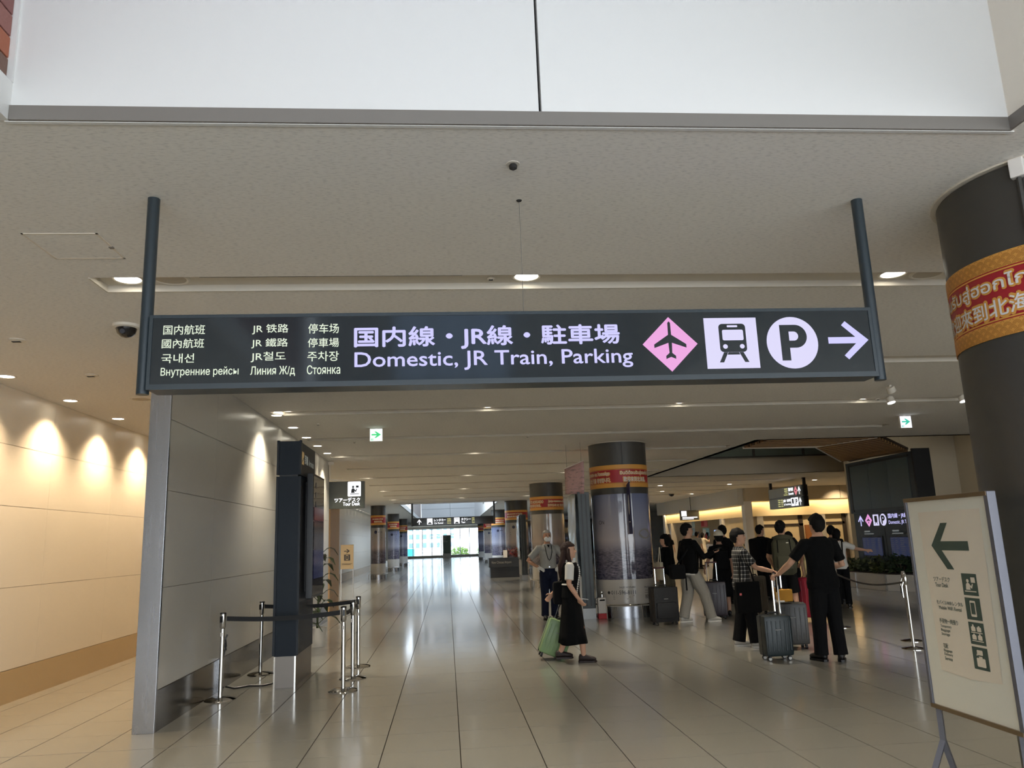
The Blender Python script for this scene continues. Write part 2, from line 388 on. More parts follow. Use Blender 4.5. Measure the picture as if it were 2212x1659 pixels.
for q in range(5):
    me = B().box((0, 0.004, 0.004), (0.055, .116, .106)).mesh('brick', bevel=0.004); me.materials.append(MC['brick_%d' % q]); hm.append(me)
for r_ in range(30):
    zz = 3.685+.11*r_; half = r_ % 2; yy = y1-.013
    if half: yy -= .12; link('brick', hm[[3, 2, 1, 4, 0][r_ % 5]], None, well, (x0-.075, yy, zz))
    for c_ in range(26):
        yy -= .24
        if yy < y0: break
        if r_ < 9 and c_ < 9: link('brick', bms[[3, 2, 1, 4, 0][r_ % 5] if c_ == 0 else (r_*3+c_*2) % 5], None, well, (x0-.075, yy, zz))
        else: bb.box((x0-.075, yy+.004, zz+.004), (x0-.02, yy+.236, zz+.106))
bo = bb.obj('brick', MC['brick_1'], well); bo['kind'] = 'stuff'
# far skylight well
well2 = croot('wall_skylight_far'); x0, x1, y0, y1 = SK2
wbox((x1, y0, 3.5), (x1+.06, y1, 9), m_white, 'side_panel', well2)
for k, (za, zb) in enumerate(((3.5, 4.6), (4.62, 5.7), (5.72, 9))):
    for xa, xb in ((x0, .3), (.32, x1)): wbox((xa, y1, za), (xb, y1+.08, zb), m_white, 'panel', well2)
wbox((x0, y1+.08, 3.5), (x1, y1+.12, 9), m_lip, 'backing', well2)
wbox((x1-.02, 52, 4.1), (x1, 53.2, 5.2), m_lip, 'grille', well2)
wbox((x0-.06, y0, 3.5), (x0, y1, 3.75), m_white, 'base_panel', well2)
bk2 = mat('far_brick_cladding', S(150, 96, 84), 0.8)
nt = bk2.node_tree; bt = nt.nodes.new('ShaderNodeTexBrick'); tc = nt.nodes.new('ShaderNodeTexCoord'); mp = nt.nodes.new('ShaderNodeMapping'); mp.inputs['Rotation'].default_value = (PI/2, 0, PI/2)
bt.inputs['Scale'].default_value = 2.2; bt.inputs['Color1'].default_value = (*S(150, 90, 78), 1); bt.inputs['Color2'].default_value = (*S(112, 84, 80), 1); bt.inputs['Mortar'].default_value = (*S(190, 176, 168), 1)
nt.links.new(tc.outputs['Object'], mp.inputs[0]); nt.links.new(mp.outputs[0], bt.inputs[0]); nt.links.new(bt.outputs[0], nt.nodes['Principled BSDF'].inputs['Base Color'])
wbox((x0-.1, 52, 3.75), (x0-.02, y1, 9), bk2, 'brick_cladding', well2)
wbox((x0-.1, y0, 7.5), (x0-.02, 52, 9), m_white, 'side_panel', well2)
for yy in (y0, 43, 47.5, 51.9): wbox((x0-.08, yy, 3.75), (x0-.02, yy+.08, 7.5), m_steel, 'mullion', well2)
wbox((x0, y0-.08, 3.5), (x1, y0, 9), m_white, 'panel', well2)
for k in range(3):
    for q in range(8): wbox((x0+1.583*k+.02, y0+3.94*q+.02, 8.96), (x0+1.583*(k+1)-.02, y0+3.94*(q+1)-.02, 8.98), glass_mat('dimming_far_skylight_glass', (.55, .58, .62), .04), 'added_skylight_pane', well2)  # tinted panes added overhead to dim sky light in the far well
# ---- left passage wall of cream panels
wl = struct(B().box((-5.05, -6, -0.2), (-4.945, 92, 3.55)).obj('wall_left', m_joint))
ZJ = [.36, 1.262, 2.165, 2.85, 3.5]
for zi in range(4):
    me = B().box((0, .0025, .0025), (.014, 1.7975, ZJ[zi+1]-ZJ[zi]-.0025)).mesh('panel'); me.materials.append(m_panel)
    for k in range(30): link('panel', me, None, wl, (-4.945, 4.73+1.8*k, ZJ[zi]))
struct(B().box((-4.945, -6, 0), (-4.925, 92, .355)).obj('baseboard_left', m_base_l))
# ---- partition
PA, PB = 7.66, 17.9
pt = struct(B().box((-2.82, PA, 0), (-2.665, PB, 3.5)).obj('wall_partition', m_joint))
yj = [PA, 9.18, 10.98, 12.78, 14.58, 16.38, PB]
for zi in range(4):
    for a, b in zip(yj, yj[1:]):
        for xa, xb in ((-2.665, -2.65), (-2.834, -2.82)):
            B().box((xa, a+.0025, ZJ[zi]+.0025), (xb, b-.0025, ZJ[zi+1]-.0025)).obj('panel', m_greyp if xa > -2.7 else m_panel, pt)
B().box((-2.665, PA, 0), (-2.648, PB, .355)).obj('baseboard', m_base_p, pt)
B().box((-2.836, PA, 0), (-2.82, PB, .355)).obj('baseboard', m_base_l, pt)
B().box((-2.838, PA-.04, 0), (-2.646, PA-.001, 3.5)).obj('end_cladding', m_steel, pt, bevel=.002)
B().box((-2.835, PB, 0), (-2.648, PB+.02, 3.5)).obj('end_cladding', m_greyp, pt)
# ---- remaining enclosure
gl = croot('added_window')          # unseen glazed front added behind the camera to brighten the ceiling
for k in range(15):
    B().box((-5+1.5*k-.03, -6.08, 0), (-5+1.5*k+.03, -5.95, 3.5)).obj('mullion', m_steel, gl)
    if k < 14: B().box((-5+1.5*k+.03, -6.02, 0), (-5+1.5*k+1.47, -6.01, 3.5)).obj('pane', mat('added_frosted_pane', S(235, 238, 240), .5), gl)
struct(B().box((-40, -60, -.3), (60, -6.1, -.05)).obj('ground_front', mat('pale_forecourt', S(200, 200, 196), .8)))
struct(B().box((16, -6, -.2), (16.2, 23, 6.2)).obj('wall_right', m_beige))
wr = struct(B().box((12.4, 23, 0), (22, 23.2, 6.2)).obj('wall_atrium', m_beige))
for a in (12.4, 14.2, 16.0, 17.8): B().box((a+.004, 22.985, 0.3), (a+1.796, 23, 6.1)).obj('panel', m_beige, wr)
struct(B().box((22, 16, -.2), (22.2, 92, 6.2)).obj('wall_far_right', m_beige))
# atrium upper part: bulkhead, dark glazing, lid
ab = struct(B().box((6.75, 25.4, 3.5), (22, 25.6, 4.05)).obj('trim_1', mat('bulkhead_grey', S(178, 168, 150), .7)))
gz = croot('window_1')
B().box((6.75, 25.42, 4.05), (22, 25.5, 6.2)).obj('pane', mat('dark_clerestory_glass', S(110, 122, 116), .15), gz)
for k in range(8): B().box((6.9+1.75*k, 25.38, 4.05), (6.98+1.75*k, 25.43, 6.2)).obj('mullion', m_char, gz)
B().box((6.75, 25.36, 4.05), (22, 25.44, 4.1)).obj('sill', m_char, gz)
struct(B().box((6.6, 16.0, 3.5), (6.75, 25.6, 6.2)).obj('trim_2', m_white)); struct(B().box((6.6, 15.9, 3.5), (22, 16.05, 6.2)).obj('trim_3', m_beige))
struct(B().box((6.6, 15.9, 6.2), (22, 25.6, 6.3)).obj('ceiling_atrium', m_beige))
for k, (x, y) in enumerate(((9.5, 20), (9.5, 23.5), (13.5, 21.5), (15, 19.5))):  # lamps added to brighten the dark atrium wall
    t = thing('added_atrium_lamp', 'added round lamp in the high atrium ceiling, number %s of four' % ('one', 'two', 'three', 'four')[k], 'light', (x, y, 6.2), 0, 'added atrium lamps'); B().lathe([(.001, -.01), (.12, -.01), (.12, 0), (.001, 0)], n=20).obj('lens', glow('added_atrium_lens', (1, .95, .85), 8), t); B().lathe([(.12, -.02), (.15, -.02), (.15, 0), (.12, 0), (.12, -.02)], n=20).obj('trim_ring', m_white, t)
    spot((x, y, 6.15), 45, 130, NEUT, .8)
# timber slat canopy around the atrium opening
m_wood = mat('timber_slat', S(178, 134, 86), .5, speck=(6, .35, (1, 8, 8)))
can = thing('slat_canopy', 'brown timber slat canopy hanging in the atrium opening above the display', 'canopy')
m_wood_shade = mat('timber_slat_shaded', S(112, 80, 48), .55, speck=(6, .35, (1, 8, 8))); bk = mat('canopy_backing', S(60, 44, 30), .8)  # darker slat copy: shading between slats put into the colour
B().prism([(6.95, 16.1, 3.56), (9.45, 16.1, 3.56), (8.8, 17.7, 3.56), (6.95, 17.5, 3.56)], (0, 0, .05)).obj('backing_panel', bk, can)
B().prism([(9.45, 16.1, 3.56), (12.2, 19.4, 3.56), (12.3, 22.6, 3.56), (11.6, 21.8, 3.56), (8.8, 17.7, 3.56)], (0, 0, .05)).obj('backing_panel', bk, can)
for k in range(9):
    y = 16.14+.155*k; B().box((6.97, y, 3.5), (9.42-.4*(y-16.1), y+.075, 3.56)).obj('slat', (m_wood, m_wood_shade)[k % 2], can)
p0, p1 = Vector((9.45, 16.14, 3.53)), Vector((12.25, 19.5, 3.53)); q0, q1 = Vector((8.82, 17.7, 3.53)), Vector((11.65, 21.85, 3.53))
for k in range(24):
    t = (k+.5)/24; a = p0.lerp(p1, t); b = q0.lerp(q1, t); d = (p1-p0).normalized()*.042; h = Vector((0, 0, .03))
    B().prism([a-d-h, a+d-h, b+d-h, b-d-h], (0, 0, .06)).obj('slat', (m_wood, m_wood_shade)[k % 2], can)
for a, b in (((9.45, 16.12), (8.8, 17.72)), ((8.8, 17.72), (11.62, 21.9)), ((6.95, 17.52), (8.8, 17.72))):
    B().tube([(*a, 3.52), (*b, 3.52)], .03, 4).obj('edge_rail', m_panel, can)
# ---- end glazing
def glazing(name, x0, x1, y, n, bars=()):
    g = croot(name)
    B().box((x0, y-.15, 0), (x1, y+.15, .28)).obj('sill', mat('window_plinth', S(150, 150, 146), .5), g)
    B().box((x0, y-.1, 3.2), (x1, y+.1, 3.5)).obj('head_frame', m_white, g)
    for k in range(n+1):
        x = x0+(x1-x0)*k/n; B().box((x-.04, y-.08, .28), (x+.04, y+.08, 3.2)).obj('mullion', m_steel, g)
        if k < n: B().box((x+.04, y-.01, .28), (x+(x1-x0)/n-.04, y+.01, 3.2)).obj('pane', glass_mat('clear_glazing'), g)
    return g
glazing('window_2', -4.93, 3.6, 90.0, 8); glazing('window_3', 6.6, 13.0, 66.0, 5)
struct(B().box((3.6, 89.9, 0), (22, 90.1, 3.5)).obj('wall_end', m_white)); struct(B().box((13.0, 65.9, 0), (22, 66.1, 3.5)).obj('wall_end_right', m_white))
struct(B().box((6.4, 65.9, 0), (6.6, 90, 3.5)).obj('wall_end_side', m_white))
struct(B().box((-2.3, 70.05, 3.5), (2.5, 70.2, 3.9)).obj('trim_4', m_white))
# ---- outside
m_gr = mat('pale_forecourt', S(200, 200, 196), .8)
struct(B().box((-60, 92, -.3), (80, 260, -.05)).obj('ground_outside', m_gr)); struct(B().box((6.6, 66.1, -.3), (60, 92, -.05)).obj('ground_outside_right', m_gr))
bl = thing('office_building', 'pale building with rows of windows outside the end glazing', 'building', (-3.2, 150, 0))
B().box((-7, 0, 0), (5.2, 9, 9)).obj('wall', mat('pale_facade', S(240, 244, 244), .7), bl)
mw = mat('bluish_window', S(96, 124, 142), .4)
wm = B().box((0, -.06, 0), (.7, .02, .9)).mesh('window'); wm.materials.append(mw)
for r_ in range(5):
    for c_ in range(9): link('window', wm, None, bl, (-6.6+1.3*c_, 0, .9+1.6*r_))
hb = thing('hoarding', 'turquoise site hoarding outside the left end of the glazing', 'hoarding', (-6.2, 110, 0)); B().box((-.6, 0, 0), (1.7, .1, 1.0)).obj('board', mat('turquoise_panel', S(30, 140, 156), .6), hb)
for k in range(3): B().box((-.6+1.12*k, -.05, 0), (-.54+1.12*k, 0, 1.1)).obj('post', m_steel, hb)
m_leaf_out = mat('sunlit_leaf', S(96, 128, 44), .7)
def bush(name, label, loc, r, h, n, m, cat='bush', group=None, seed=1):
    rr = random.Random(seed); t = thing(name, label, cat, loc, 0, group); b = B()
    for k in range(n):
        a = rr.uniform(0, 2*PI); q = rr.random()**.5*r; z = h*(.15+.85*rr.random()*(1-.5*(q/r)**2)); c = Vector((q*math.cos(a), q*math.sin(a), z))
        d = Vector((rr.gauss(0, 1), rr.gauss(0, 1), rr.gauss(0, .6))).normalized(); e = d.orthogonal().normalized(); L = rr.uniform(.7, 1.2)*r*.17
        b.quad(c-d*L, c+e*L*.35+Vector((0, 0, L*.2)), c+d*L, c-e*L*.35+Vector((0, 0, L*.2)))
    b.obj('foliage', m, t)
    st = B()
    for k in range(5):
        a = k*1.26; st.tube([(0, 0, 0), (r*.3*math.cos(a), r*.3*math.sin(a), h*.45), (r*.5*math.cos(a+.4), r*.5*math.sin(a+.4), h*.75)], [.03, .02, .01], 5)
    st.obj('stem', mat('bark', S(80, 64, 48), .9), t); return t
bush('shrub', 'sunlit green shrub outside the glazing right of the directory board', (1.5, 97, -.05), 1.1, 1.25, 420, m_leaf_out, group='shrubs outside', seed=2)
bush('shrub', 'small sunlit shrub at the right edge of the end glazing', (4.0, 96.5, -.05), .6, 1.15, 220, m_leaf_out, group='shrubs outside', seed=3)
# ---- columns
def poster_mat(name, top, mid, low, seed):
    mm = mat(name, mid, .12, coat=.5); nt = mm.node_tree; b = nt.nodes['Principled BSDF']; N = nt.nodes.new; L = nt.links.new
    uv = N('ShaderNodeUVMap'); sp = N('ShaderNodeSeparateXYZ'); L(uv.outputs[0], sp.inputs[0])
    rp = N('ShaderNodeValToRGB'); e = rp.color_ramp.elements; e[0].position = 0; e[0].color = (*low, 1); e[1].position = 1; e[1].color = (*top, 1)
    for p, c in ((.30, tuple(.6*a+.4*b_ for a, b_ in zip(low, mid))), (.46, mid), (.7, tuple(.5*a+.5*b_ for a, b_ in zip(mid, top)))):
        q = e.new(p); q.color = (*c, 1)
    L(sp.outputs[1], rp.inputs[0])
    vo = N('ShaderNodeTexNoise'); vo.inputs['Scale'].default_value = 3; vo.inputs['Detail'].default_value = 6; vo.inputs['Roughness'].default_value = .7
    mp = N('ShaderNodeMapping'); mp.inputs['Scale'].default_value = (1, 4.5, 1); mp.inputs['Location'].default_value = (seed, seed*.7, 0); mp.inputs['Rotation'].default_value = (0, 0, .5)
    L(uv.outputs[0], mp.inputs[0]); L(mp.outputs[0], vo.inputs['Vector'])
    nz = N('ShaderNodeTexNoise'); nz.inputs['Scale'].default_value = 14; L(mp.outputs[0], nz.inputs['Vector'])
    ml = N('ShaderNodeMath'); ml.operation = 'MULTIPLY'; L(vo.outputs['Fac'], ml.inputs[0]); L(nz.outputs['Fac'], ml.inputs[1])
    r2 = N('ShaderNodeValToRGB'); r2.color_ramp.elements[0].position = .16; r2.color_ramp.elements[1].position = .42
    r2.color_ramp.elements[0].color = (*S(36, 36, 52), 1); r2.color_ramp.elements[1].color = (*S(170, 160, 172), 1); L(ml.outputs[0], r2.inputs[0])
    mk = N('ShaderNodeMapRange'); mk.inputs['From Min'].default_value = .40; mk.inputs['From Max'].default_value = .30; mk.inputs['To Max'].default_value = .6; L(sp.outputs[1], mk.inputs[0])
    mx = N('ShaderNodeMixRGB'); L(mk.outputs[0], mx.inputs[0]); L(rp.outputs[0], mx.inputs[1]); L(r2.outputs[0], mx.inputs[2])
    L(mx.outputs[0], b.inputs['Base Color']); return mm
pm_dusk = poster_mat('dusk_town_poster', S(150, 146, 140), S(176, 158, 150), S(50, 52, 78), 1.3)
pm_blue = poster_mat('blue_town_poster', S(110, 120, 154), S(172, 172, 188), S(72, 74, 106), 4.1)
pm_navy = poster_mat('navy_town_poster', S(118, 124, 148), S(182, 172, 174), S(84, 86, 118), 7.7)
m_red = mat('crimson_band', S(170, 32, 44), .45); m_gold = mat('gold_band', S(222, 160, 76), .5); m_goldd = mat('gold_line', S(170, 106, 40), .5)
m_ltxt = mat('white_print', S(238, 232, 226), .5); m_dtxt = mat('dark_print', S(52, 50, 54), .5); m_pwhite = mat('poster_white', S(214, 208, 200), .2)
m_navyd = mat('navy_dot', S(30, 36, 70), .4)
def shell(R_, z0, z1, a0, a1, t=.006, n=None):
    n = n or max(6, int(abs(a1-a0)/.11)); me = bpy.data.meshes.new('shell'); v = []; f = []
    for k in range(n+1):
        a = a0+(a1-a0)*k/n; s, c = math.sin(a), -math.cos(a)
        v += [((R_+t)*s, (R_+t)*c, z0), ((R_+t)*s, (R_+t)*c, z1), (R_*s, R_*c, z0), (R_*s, R_*c, z1)]
    for k in range(n):
        i, j = 4*k, 4*k+4; f += [(i, j, j+1, i+1), (i+2, i+3, j+3, j+2), (i+1, j+1, j+3, i+3), (i, i+2, j+2, j)]
    f += [(0, 1, 3, 2), (4*n, 4*n+2, 4*n+3, 4*n+1)]
    me.from_pydata(v, [], f); uvl = me.uv_layers.new(name='UVMap')
    for p in me.polygons:
        for li in p.loop_indices:
            co = me.vertices[me.loops[li].vertex_index].co; a = math.atan2(co.x, -co.y); uvl.data[li].uv = (a*R_, (co.z-z0)/(z1-z0))
        p.use_smooth = True
    me.set_sharp_from_angle(angle=.6); me.update(); return me
def band_text(F, body, u, w_, z, h):
    F.text(body, u-.007, u+w_+.007, z-.006, z+h+.006, m_gold, bold=.085, e=.0014, name='lettering_outline'); F.text(body, u, u+w_, z, z+h, m_ltxt, bold=.012, e=.0042)
def column(label, x, y, R_=.6, posters=(), texts=(), dot=None, rail=True, seams=(0,), number=None, waves=False, fine=True):
    az = math.atan2(x, y); fa = -az
    t = thing('round_column', label, 'column', (x, y, 0), 0, 'round columns of the hall')
    B().lathe([(R_-.02, 0), (R_-.02, 3.5)], n=40).obj('core', m_char, t, smooth=True)
    B().lathe([(R_+.03, 3.49), (R_+.03, 3.5), (R_-.02, 3.5), (R_-.02, 3.49), (R_+.03, 3.49)], n=40).obj('ceiling_collar', m_panel, t, smooth=True)
    cuts = sorted([fa+s for s in seams]+[fa+s+PI for s in seams])
    cuts.append(cuts[0]+2*PI)
    low = 2.43 if posters else 0.0
    for a, b in zip(cuts, cuts[1:]):
        for z0, z1 in ((3.02, 3.485), (low, 2.56)): link('panel', shell(R_-.006, z0, z1, a+.008, b-.008), m_char, t)
    link('red_band', shell(R_-.006, 2.56, 3.02, fa-PI, fa+PI, .009), m_red, t)
    for z0, z1 in ((2.56, 2.645), (2.935, 3.02)): link('gold_border', shell(R_-.006, z0, z1, fa-PI, fa+PI, .012), m_gold, t)
    for z0, z1 in ((2.652, 2.66), (2.92, 2.928)): link('gold_line', shell(R_-.006, z0, z1, fa-PI, fa+PI, .012), m_gold, t)
    F = Flat.column(t, R_+.003, fa)
    if waves:
        pl = []
        for zb in (2.56, 2.935):
            for row in range(4):
                for k in range(-34, 20):
                    cx_, cy_ = (k+.5*(row % 2))*.05, zb+row*.024
                    for r0 in (.0235, .017, .0105):
                        for s in range(6):
                            a, b = PI*s/6, PI*(s+1)/6
                            if cy_+r0 > zb+.085: continue
                            pl.append([(cx_+r0*math.cos(a), cy_+r0*math.sin(a)), (cx_+r0*math.cos(b), cy_+r0*math.sin(b)), (cx_+(r0-.0022)*math.cos(b), cy_+(r0-.0022)*math.sin(b)), (cx_+(r0-.0022)*math.cos(a), cy_+(r0-.0022)*math.sin(a))])
        o = F.polys(pl, m_goldd, e=.0045, name='wave_pattern')
    for body, u, w_, z, h in texts: band_text(F, body, u, w_, z, h)
    if posters:
        for pm, a, b in posters: link('poster', shell(R_-.006, .74, 2.43, fa+a+.004, fa+b-.004, .01), pm, t)
        link('poster_footer', shell(R_-.006, .22, .738, fa-PI, fa+PI, .01), m_pwhite, t)
        link('base_ring', shell(R_-.006, 0, .22, fa-PI, fa+PI, .012), m_steel, t)
    if rail:
        B().tube([((R_+.09)*math.sin(fa+k*PI/20), -(R_+.09)*math.cos(fa+k*PI/20), .26) for k in range(-20, 21)], .014, 8).obj('guard_rail', m_chrome, t, smooth=True)
        for k in range(-3, 3):
            a = fa+.45+k*PI/3; B().cyl(((R_+.09)*math.sin(a), -(R_+.09)*math.cos(a), 0), ((R_+.09)*math.sin(a), -(R_+.09)*math.cos(a), .26), .012, n=8).obj('rail_post', m_chrome, t, smooth=True)
    if dot is not None:
        F.disc(dot, 2.22, .075, m_navyd, e=.009, name='emblem'); F.rect(dot+.12, dot+.3, 2.2, 2.23, m_dtxt, .009, 'print_line')
        F.rect(dot-.18, dot+.3, 1.95, 1.98, m_dtxt, .009, 'print_line'); F.rect(dot-.18, dot+.24, 1.86, 1.89, m_dtxt, .009, 'print_line')
    return t, F
RU, TH, ZH, KO, EN = 'Добро пожаловать на Хоккайдо', 'ยินดีต้อนรับสู่ฮอกไกโด', '歡迎來到北海道。', '홋카이도에 오신 것을 환영합니다.', 'WELCOME TO HOKKAIDO'
t, F = column('huge charcoal column at the right edge with a crimson welcome band', 3.6, 3.97, waves=True, rail=False, seams=(-.19,),
    texts=[(TH, -1.2, 1.16, 2.80, .10), (ZH, -.86, .86, 2.672, .098)])
cab = t
a = -math.atan2(3.6, 3.97)-.20; px, py_ = .61*math.sin(a), -.61*math.cos(a)
B().box((-.035, -.03, 3.39), (.035, .03, 3.495)).xf(Matrix.Translation((px, py_, 0)) @ Matrix.Rotation(a, 4, 'Z')).obj('junction_box', m_ltxt, cab, bevel=.006)
B().tube([(px*1.01, py_*1.01, 3.4), (px*1.01, py_*1.01, 1.2)], .013, 6).obj('conduit', m_char, cab)
t, F = column('round column with a navy town poster and phone number beside the black suitcase', 3.63, 16.12, seams=(.16,), posters=[(pm_navy, -2.6, .42), (pm_blue, .42, 2.0), (pm_dusk, 2.0, 2*PI-2.6)],
    texts=[(RU, -1.16, .98, 2.80, .085), (TH, .04, .8, 2.80, .095), (KO, -1.1, .93, 2.675, .085), (ZH, .1, .56, 2.672, .095)])
F.text('SALES HOTLINE', -.12, .2, .575, .605, m_dtxt, e=.008); F.disc(-.345, .49, .03, m_dtxt, e=.008, name='phone_symbol'); F.text('011-596-8111', -.29, .2, .455, .53, m_dtxt, e=.008)
for z, w_ in ((.425, .42), (.40, .34), (.365, .3)): F.rect(-.25, -.25+w_, z, z+.006, m_dtxt, .008, 'print_line')
F.text('Hokkaido-Niseko', .40, .85, .56, .60, m_dtxt, e=.008); F.text('二世古', .40, .78, .46, .53, m_dtxt, e=.008); F.text('現正', .40, .60, .35, .43, m_dtxt, e=.008)
F.text('ON', -.5, -.36, 1.83, 1.91, m_dtxt, e=.008); F.disc(.52, 1.62, .17, mat('poster_mountain', S(150, 146, 140), .3), e=.007, ry=.1, name='mountain_print')
fg = thing('column_banner', 'narrow navy banner with a white oval jutting from the poster column', 'banner', (3.63, 16.12, 0))
a = -math.atan2(3.63, 16.12)+.24; dv = Vector((math.sin(a), -math.cos(a), 0)); nv = Vector((math.cos(a), math.sin(a), 0))
B().prism([dv*.62+Vector((0, 0, 1.62)), dv*.86+Vector((0, 0, 1.62)), dv*.86+Vector((0, 0, 2.66)), dv*.62+Vector((0, 0, 2.60))], nv*.012).obj('cloth', mat('navy_cloth', S(48, 46, 86), .6), fg)
F2 = Flat.plane(fg, dv*.62+Vector((0, 0, 0)), dv); F2.disc(.12, 2.2, .05, m_ltxt, e=.004, ry=.2, name='oval_print'); F2.rect(.06, .18, 1.85, 1.87, m_ltxt, .004, 'print_line')
B().cyl(dv*.6+Vector((0, 0, 2.66)), dv*.88+Vector((0, 0, 2.66)), .01).obj('rod', m_chrome, fg); B().ell(dv*.88+Vector((0, 0, 2.66)), (.025, .025, .025)).obj('finial', m_chrome, fg, smooth=True)
column('round poster column directly behind the masked guard', 3.47, 26.9, .58, seams=(.05,), posters=[(pm_dusk, -2, 2), (pm_blue, 2, 2*PI-2)], texts=[(EN, -1.1, .98, 2.8, .085), (RU, .06, .9, 2.8, .085), (KO, .04, .9, 2.675, .085), (ZH, -.8, .6, 2.675, .085)])
column('round poster column right of the far car rental sign behind the flower planter', 3.38, 38.0, .555, seams=(.1,), posters=[(pm_dusk, -2, 2), (pm_blue, 2, 2*PI-2)], dot=-.15, texts=[(RU, -.5, .8, 2.8, .08), (ZH, -.5, .8, 2.68, .08)])
column('fourth round column of the right row with a blue poster', 3.25, 48.6, .5, seams=(.1,), posters=[(pm_blue, -2, 2), (pm_dusk, 2, 2*PI-2)], dot=-.1, texts=[(RU, -.4, .7, 2.8, .08), (ZH, -.3, .6, 2.68, .08)])
column('fifth round column of the right row with a pale poster', 3.3, 60, .5, seams=(.1,), posters=[(pm_dusk, -2, 2), (pm_blue, 2, 2*PI-2)], dot=-.1, texts=[(RU, -.4, .7, 2.8, .08), (ZH, -.3, .6, 2.68, .08)])
column('farthest round column of the right row', 3.3, 71.5, .5, seams=(.1,), posters=[(pm_blue, -2, 2), (pm_dusk, 2, 2*PI-2)], texts=[(RU, -.4, .7, 2.8, .08)])
column('nearest slim round column of the left row with a dusk town poster', -3.33, 38.55, .36, seams=(.03,), posters=[(pm_dusk, -2, 2), (pm_blue, 2, 2*PI-2)], dot=-.12, texts=[(RU, -.3, .55, 2.8, .08), (ZH, -.2, .4, 2.68, .08)])
column('second slim round column of the left row with a pale poster', -3.33, 49.4, .36, seams=(.03,), posters=[(pm_blue, -2, 2), (pm_dusk, 2, 2*PI-2)], dot=-.1, texts=[(RU, -.3, .55, 2.8, .08), (ZH, -.2, .4, 2.68, .08)])
column('third slim round column of the left row with a blue poster', -3.33, 59.6, .36, seams=(.03,), posters=[(pm_blue, -2, 2), (pm_dusk, 2, 2*PI-2)], dot=-.1, texts=[(RU, -.3, .55, 2.8, .08), (ZH, -.2, .4, 2.68, .08)])
# ---- lamps
m_lens = glow('lamp_lens', (1.0, .95, .8), 14); m_lensoff = mat('lamp_glass_off', S(170, 158, 138), .4); m_trim = mat('lamp_trim', S(220, 212, 198), .4)
def lamp_proto(name, label, group, r, lens):
    t = thing(name, label, 'light', (0, 0, -50), 0, group)
    B().lathe([(r, -.004), (r+.012, -.008), (r+.025, 0), (r+.025, .01), (r, .01), (r, -.004)], n=28).obj('trim_ring', m_trim, t, smooth=True)
    B().lathe([(.001, -.002), (r, -.002), (r, .008), (.001, .008)], n=28).obj('lens', lens, t, smooth=False)
    return t
lp = lamp_proto('slot_downlight', 'x', 'downlights in the ceiling slots', .09, m_lens)
first = True; ORD = ['first', 'second', 'third', 'fourth', 'fifth', 'sixth', 'seventh']
for r_, k in enumerate((0, 2, 4, 6, 8, 10)):
    yc = 5.56+2.85*k
    for q, xx in enumerate((-2.28, .64, 3.57, 6.5)):
        if q == 3 and yc > 15: continue
        lab = 'round downlight in the %s lit ceiling slot, %s from the partition' % (ORD[r_], ORD[q]) if r_ else 'round downlight in the nearest ceiling slot above the big sign, %s from the left' % ORD[q]
        if first: lp.location = (xx, yc, ZC+D-.003); lp['label'] = lab; first = False
        else: dup(lp, (xx, yc, ZC+D-.003), None, lab)
        spot((xx, yc, ZC+D-.02), P_SLOT*(1.35 if r_ else 1), 110, NEUT, .8)
offp = lamp_proto('ceiling_speaker', 'round unlit speaker disc in the nearest slot beside the left lamp', 'unlit ceiling discs', .11, m_lensoff)
offp.location = (-1.98, 5.56, ZC+D-.003); dup(offp, (3.86, 5.56, ZC+D-.003), None, 'round unlit speaker disc in the nearest slot by the huge right column'); dup(offp, (-3.82, 9.95, ZC-.001), None, 'round flat disc in the passage ceiling left of the steel wall end')
ORDL = 'first second third fourth fifth sixth seventh eighth ninth tenth eleventh twelfth thirteenth fourteenth fifteenth sixteenth seventeenth eighteenth nineteenth twentieth'.split(); ORDL += ['twenty-'+q for q in ORDL[:9]]+['thirtieth']+['thirty-'+q for q in ORDL[:9]]
wp = lamp_proto('wall_washer_lamp', 'x', 'wall washer lamps of the left passage', .075, m_lens); first = True
for k in range(34):
    y = 7.07+1.44*k; lab = ('round recessed lamp washing the cream passage wall, %s from the left frame edge' % ORD[k-1]) if 1 <= k <= 4 else '%s recessed lamp of the row along the cream left wall, counted from the camera end' % ORDL[k]
    if first: wp.location = (-4.68, y, ZC-.001); wp['label'] = 'recessed lamp washing the cream passage wall just outside the left frame edge'; first = False
    else: dup(wp, (-4.68, y, ZC-.001), None, lab)
    if y < 34: spot((-4.60, y, ZC-.03), P_WALL, 116, WARM if y < 16 else NEUT, .9, aim=(-4.74, y, 0))
qp = lamp_proto('partition_lamp', 'x', 'lamps along the grey partition', .075, m_lens); first = True
for k, y in enumerate((11.4, 12.62, 13.83, 15.03, 16.27)):
    lab = 'recessed lamp beside the grey partition, %s of five from the near end' % ORD[k]
    if first: qp.location = (-2.45, y, ZC-.001); qp['label'] = lab; first = False
    else: dup(qp, (-2.45, y, ZC-.001), None, lab)
    spot((-2.47, y, ZC-.03), P_PART, 70, NEUT, .5, aim=(-2.56, y, 0))
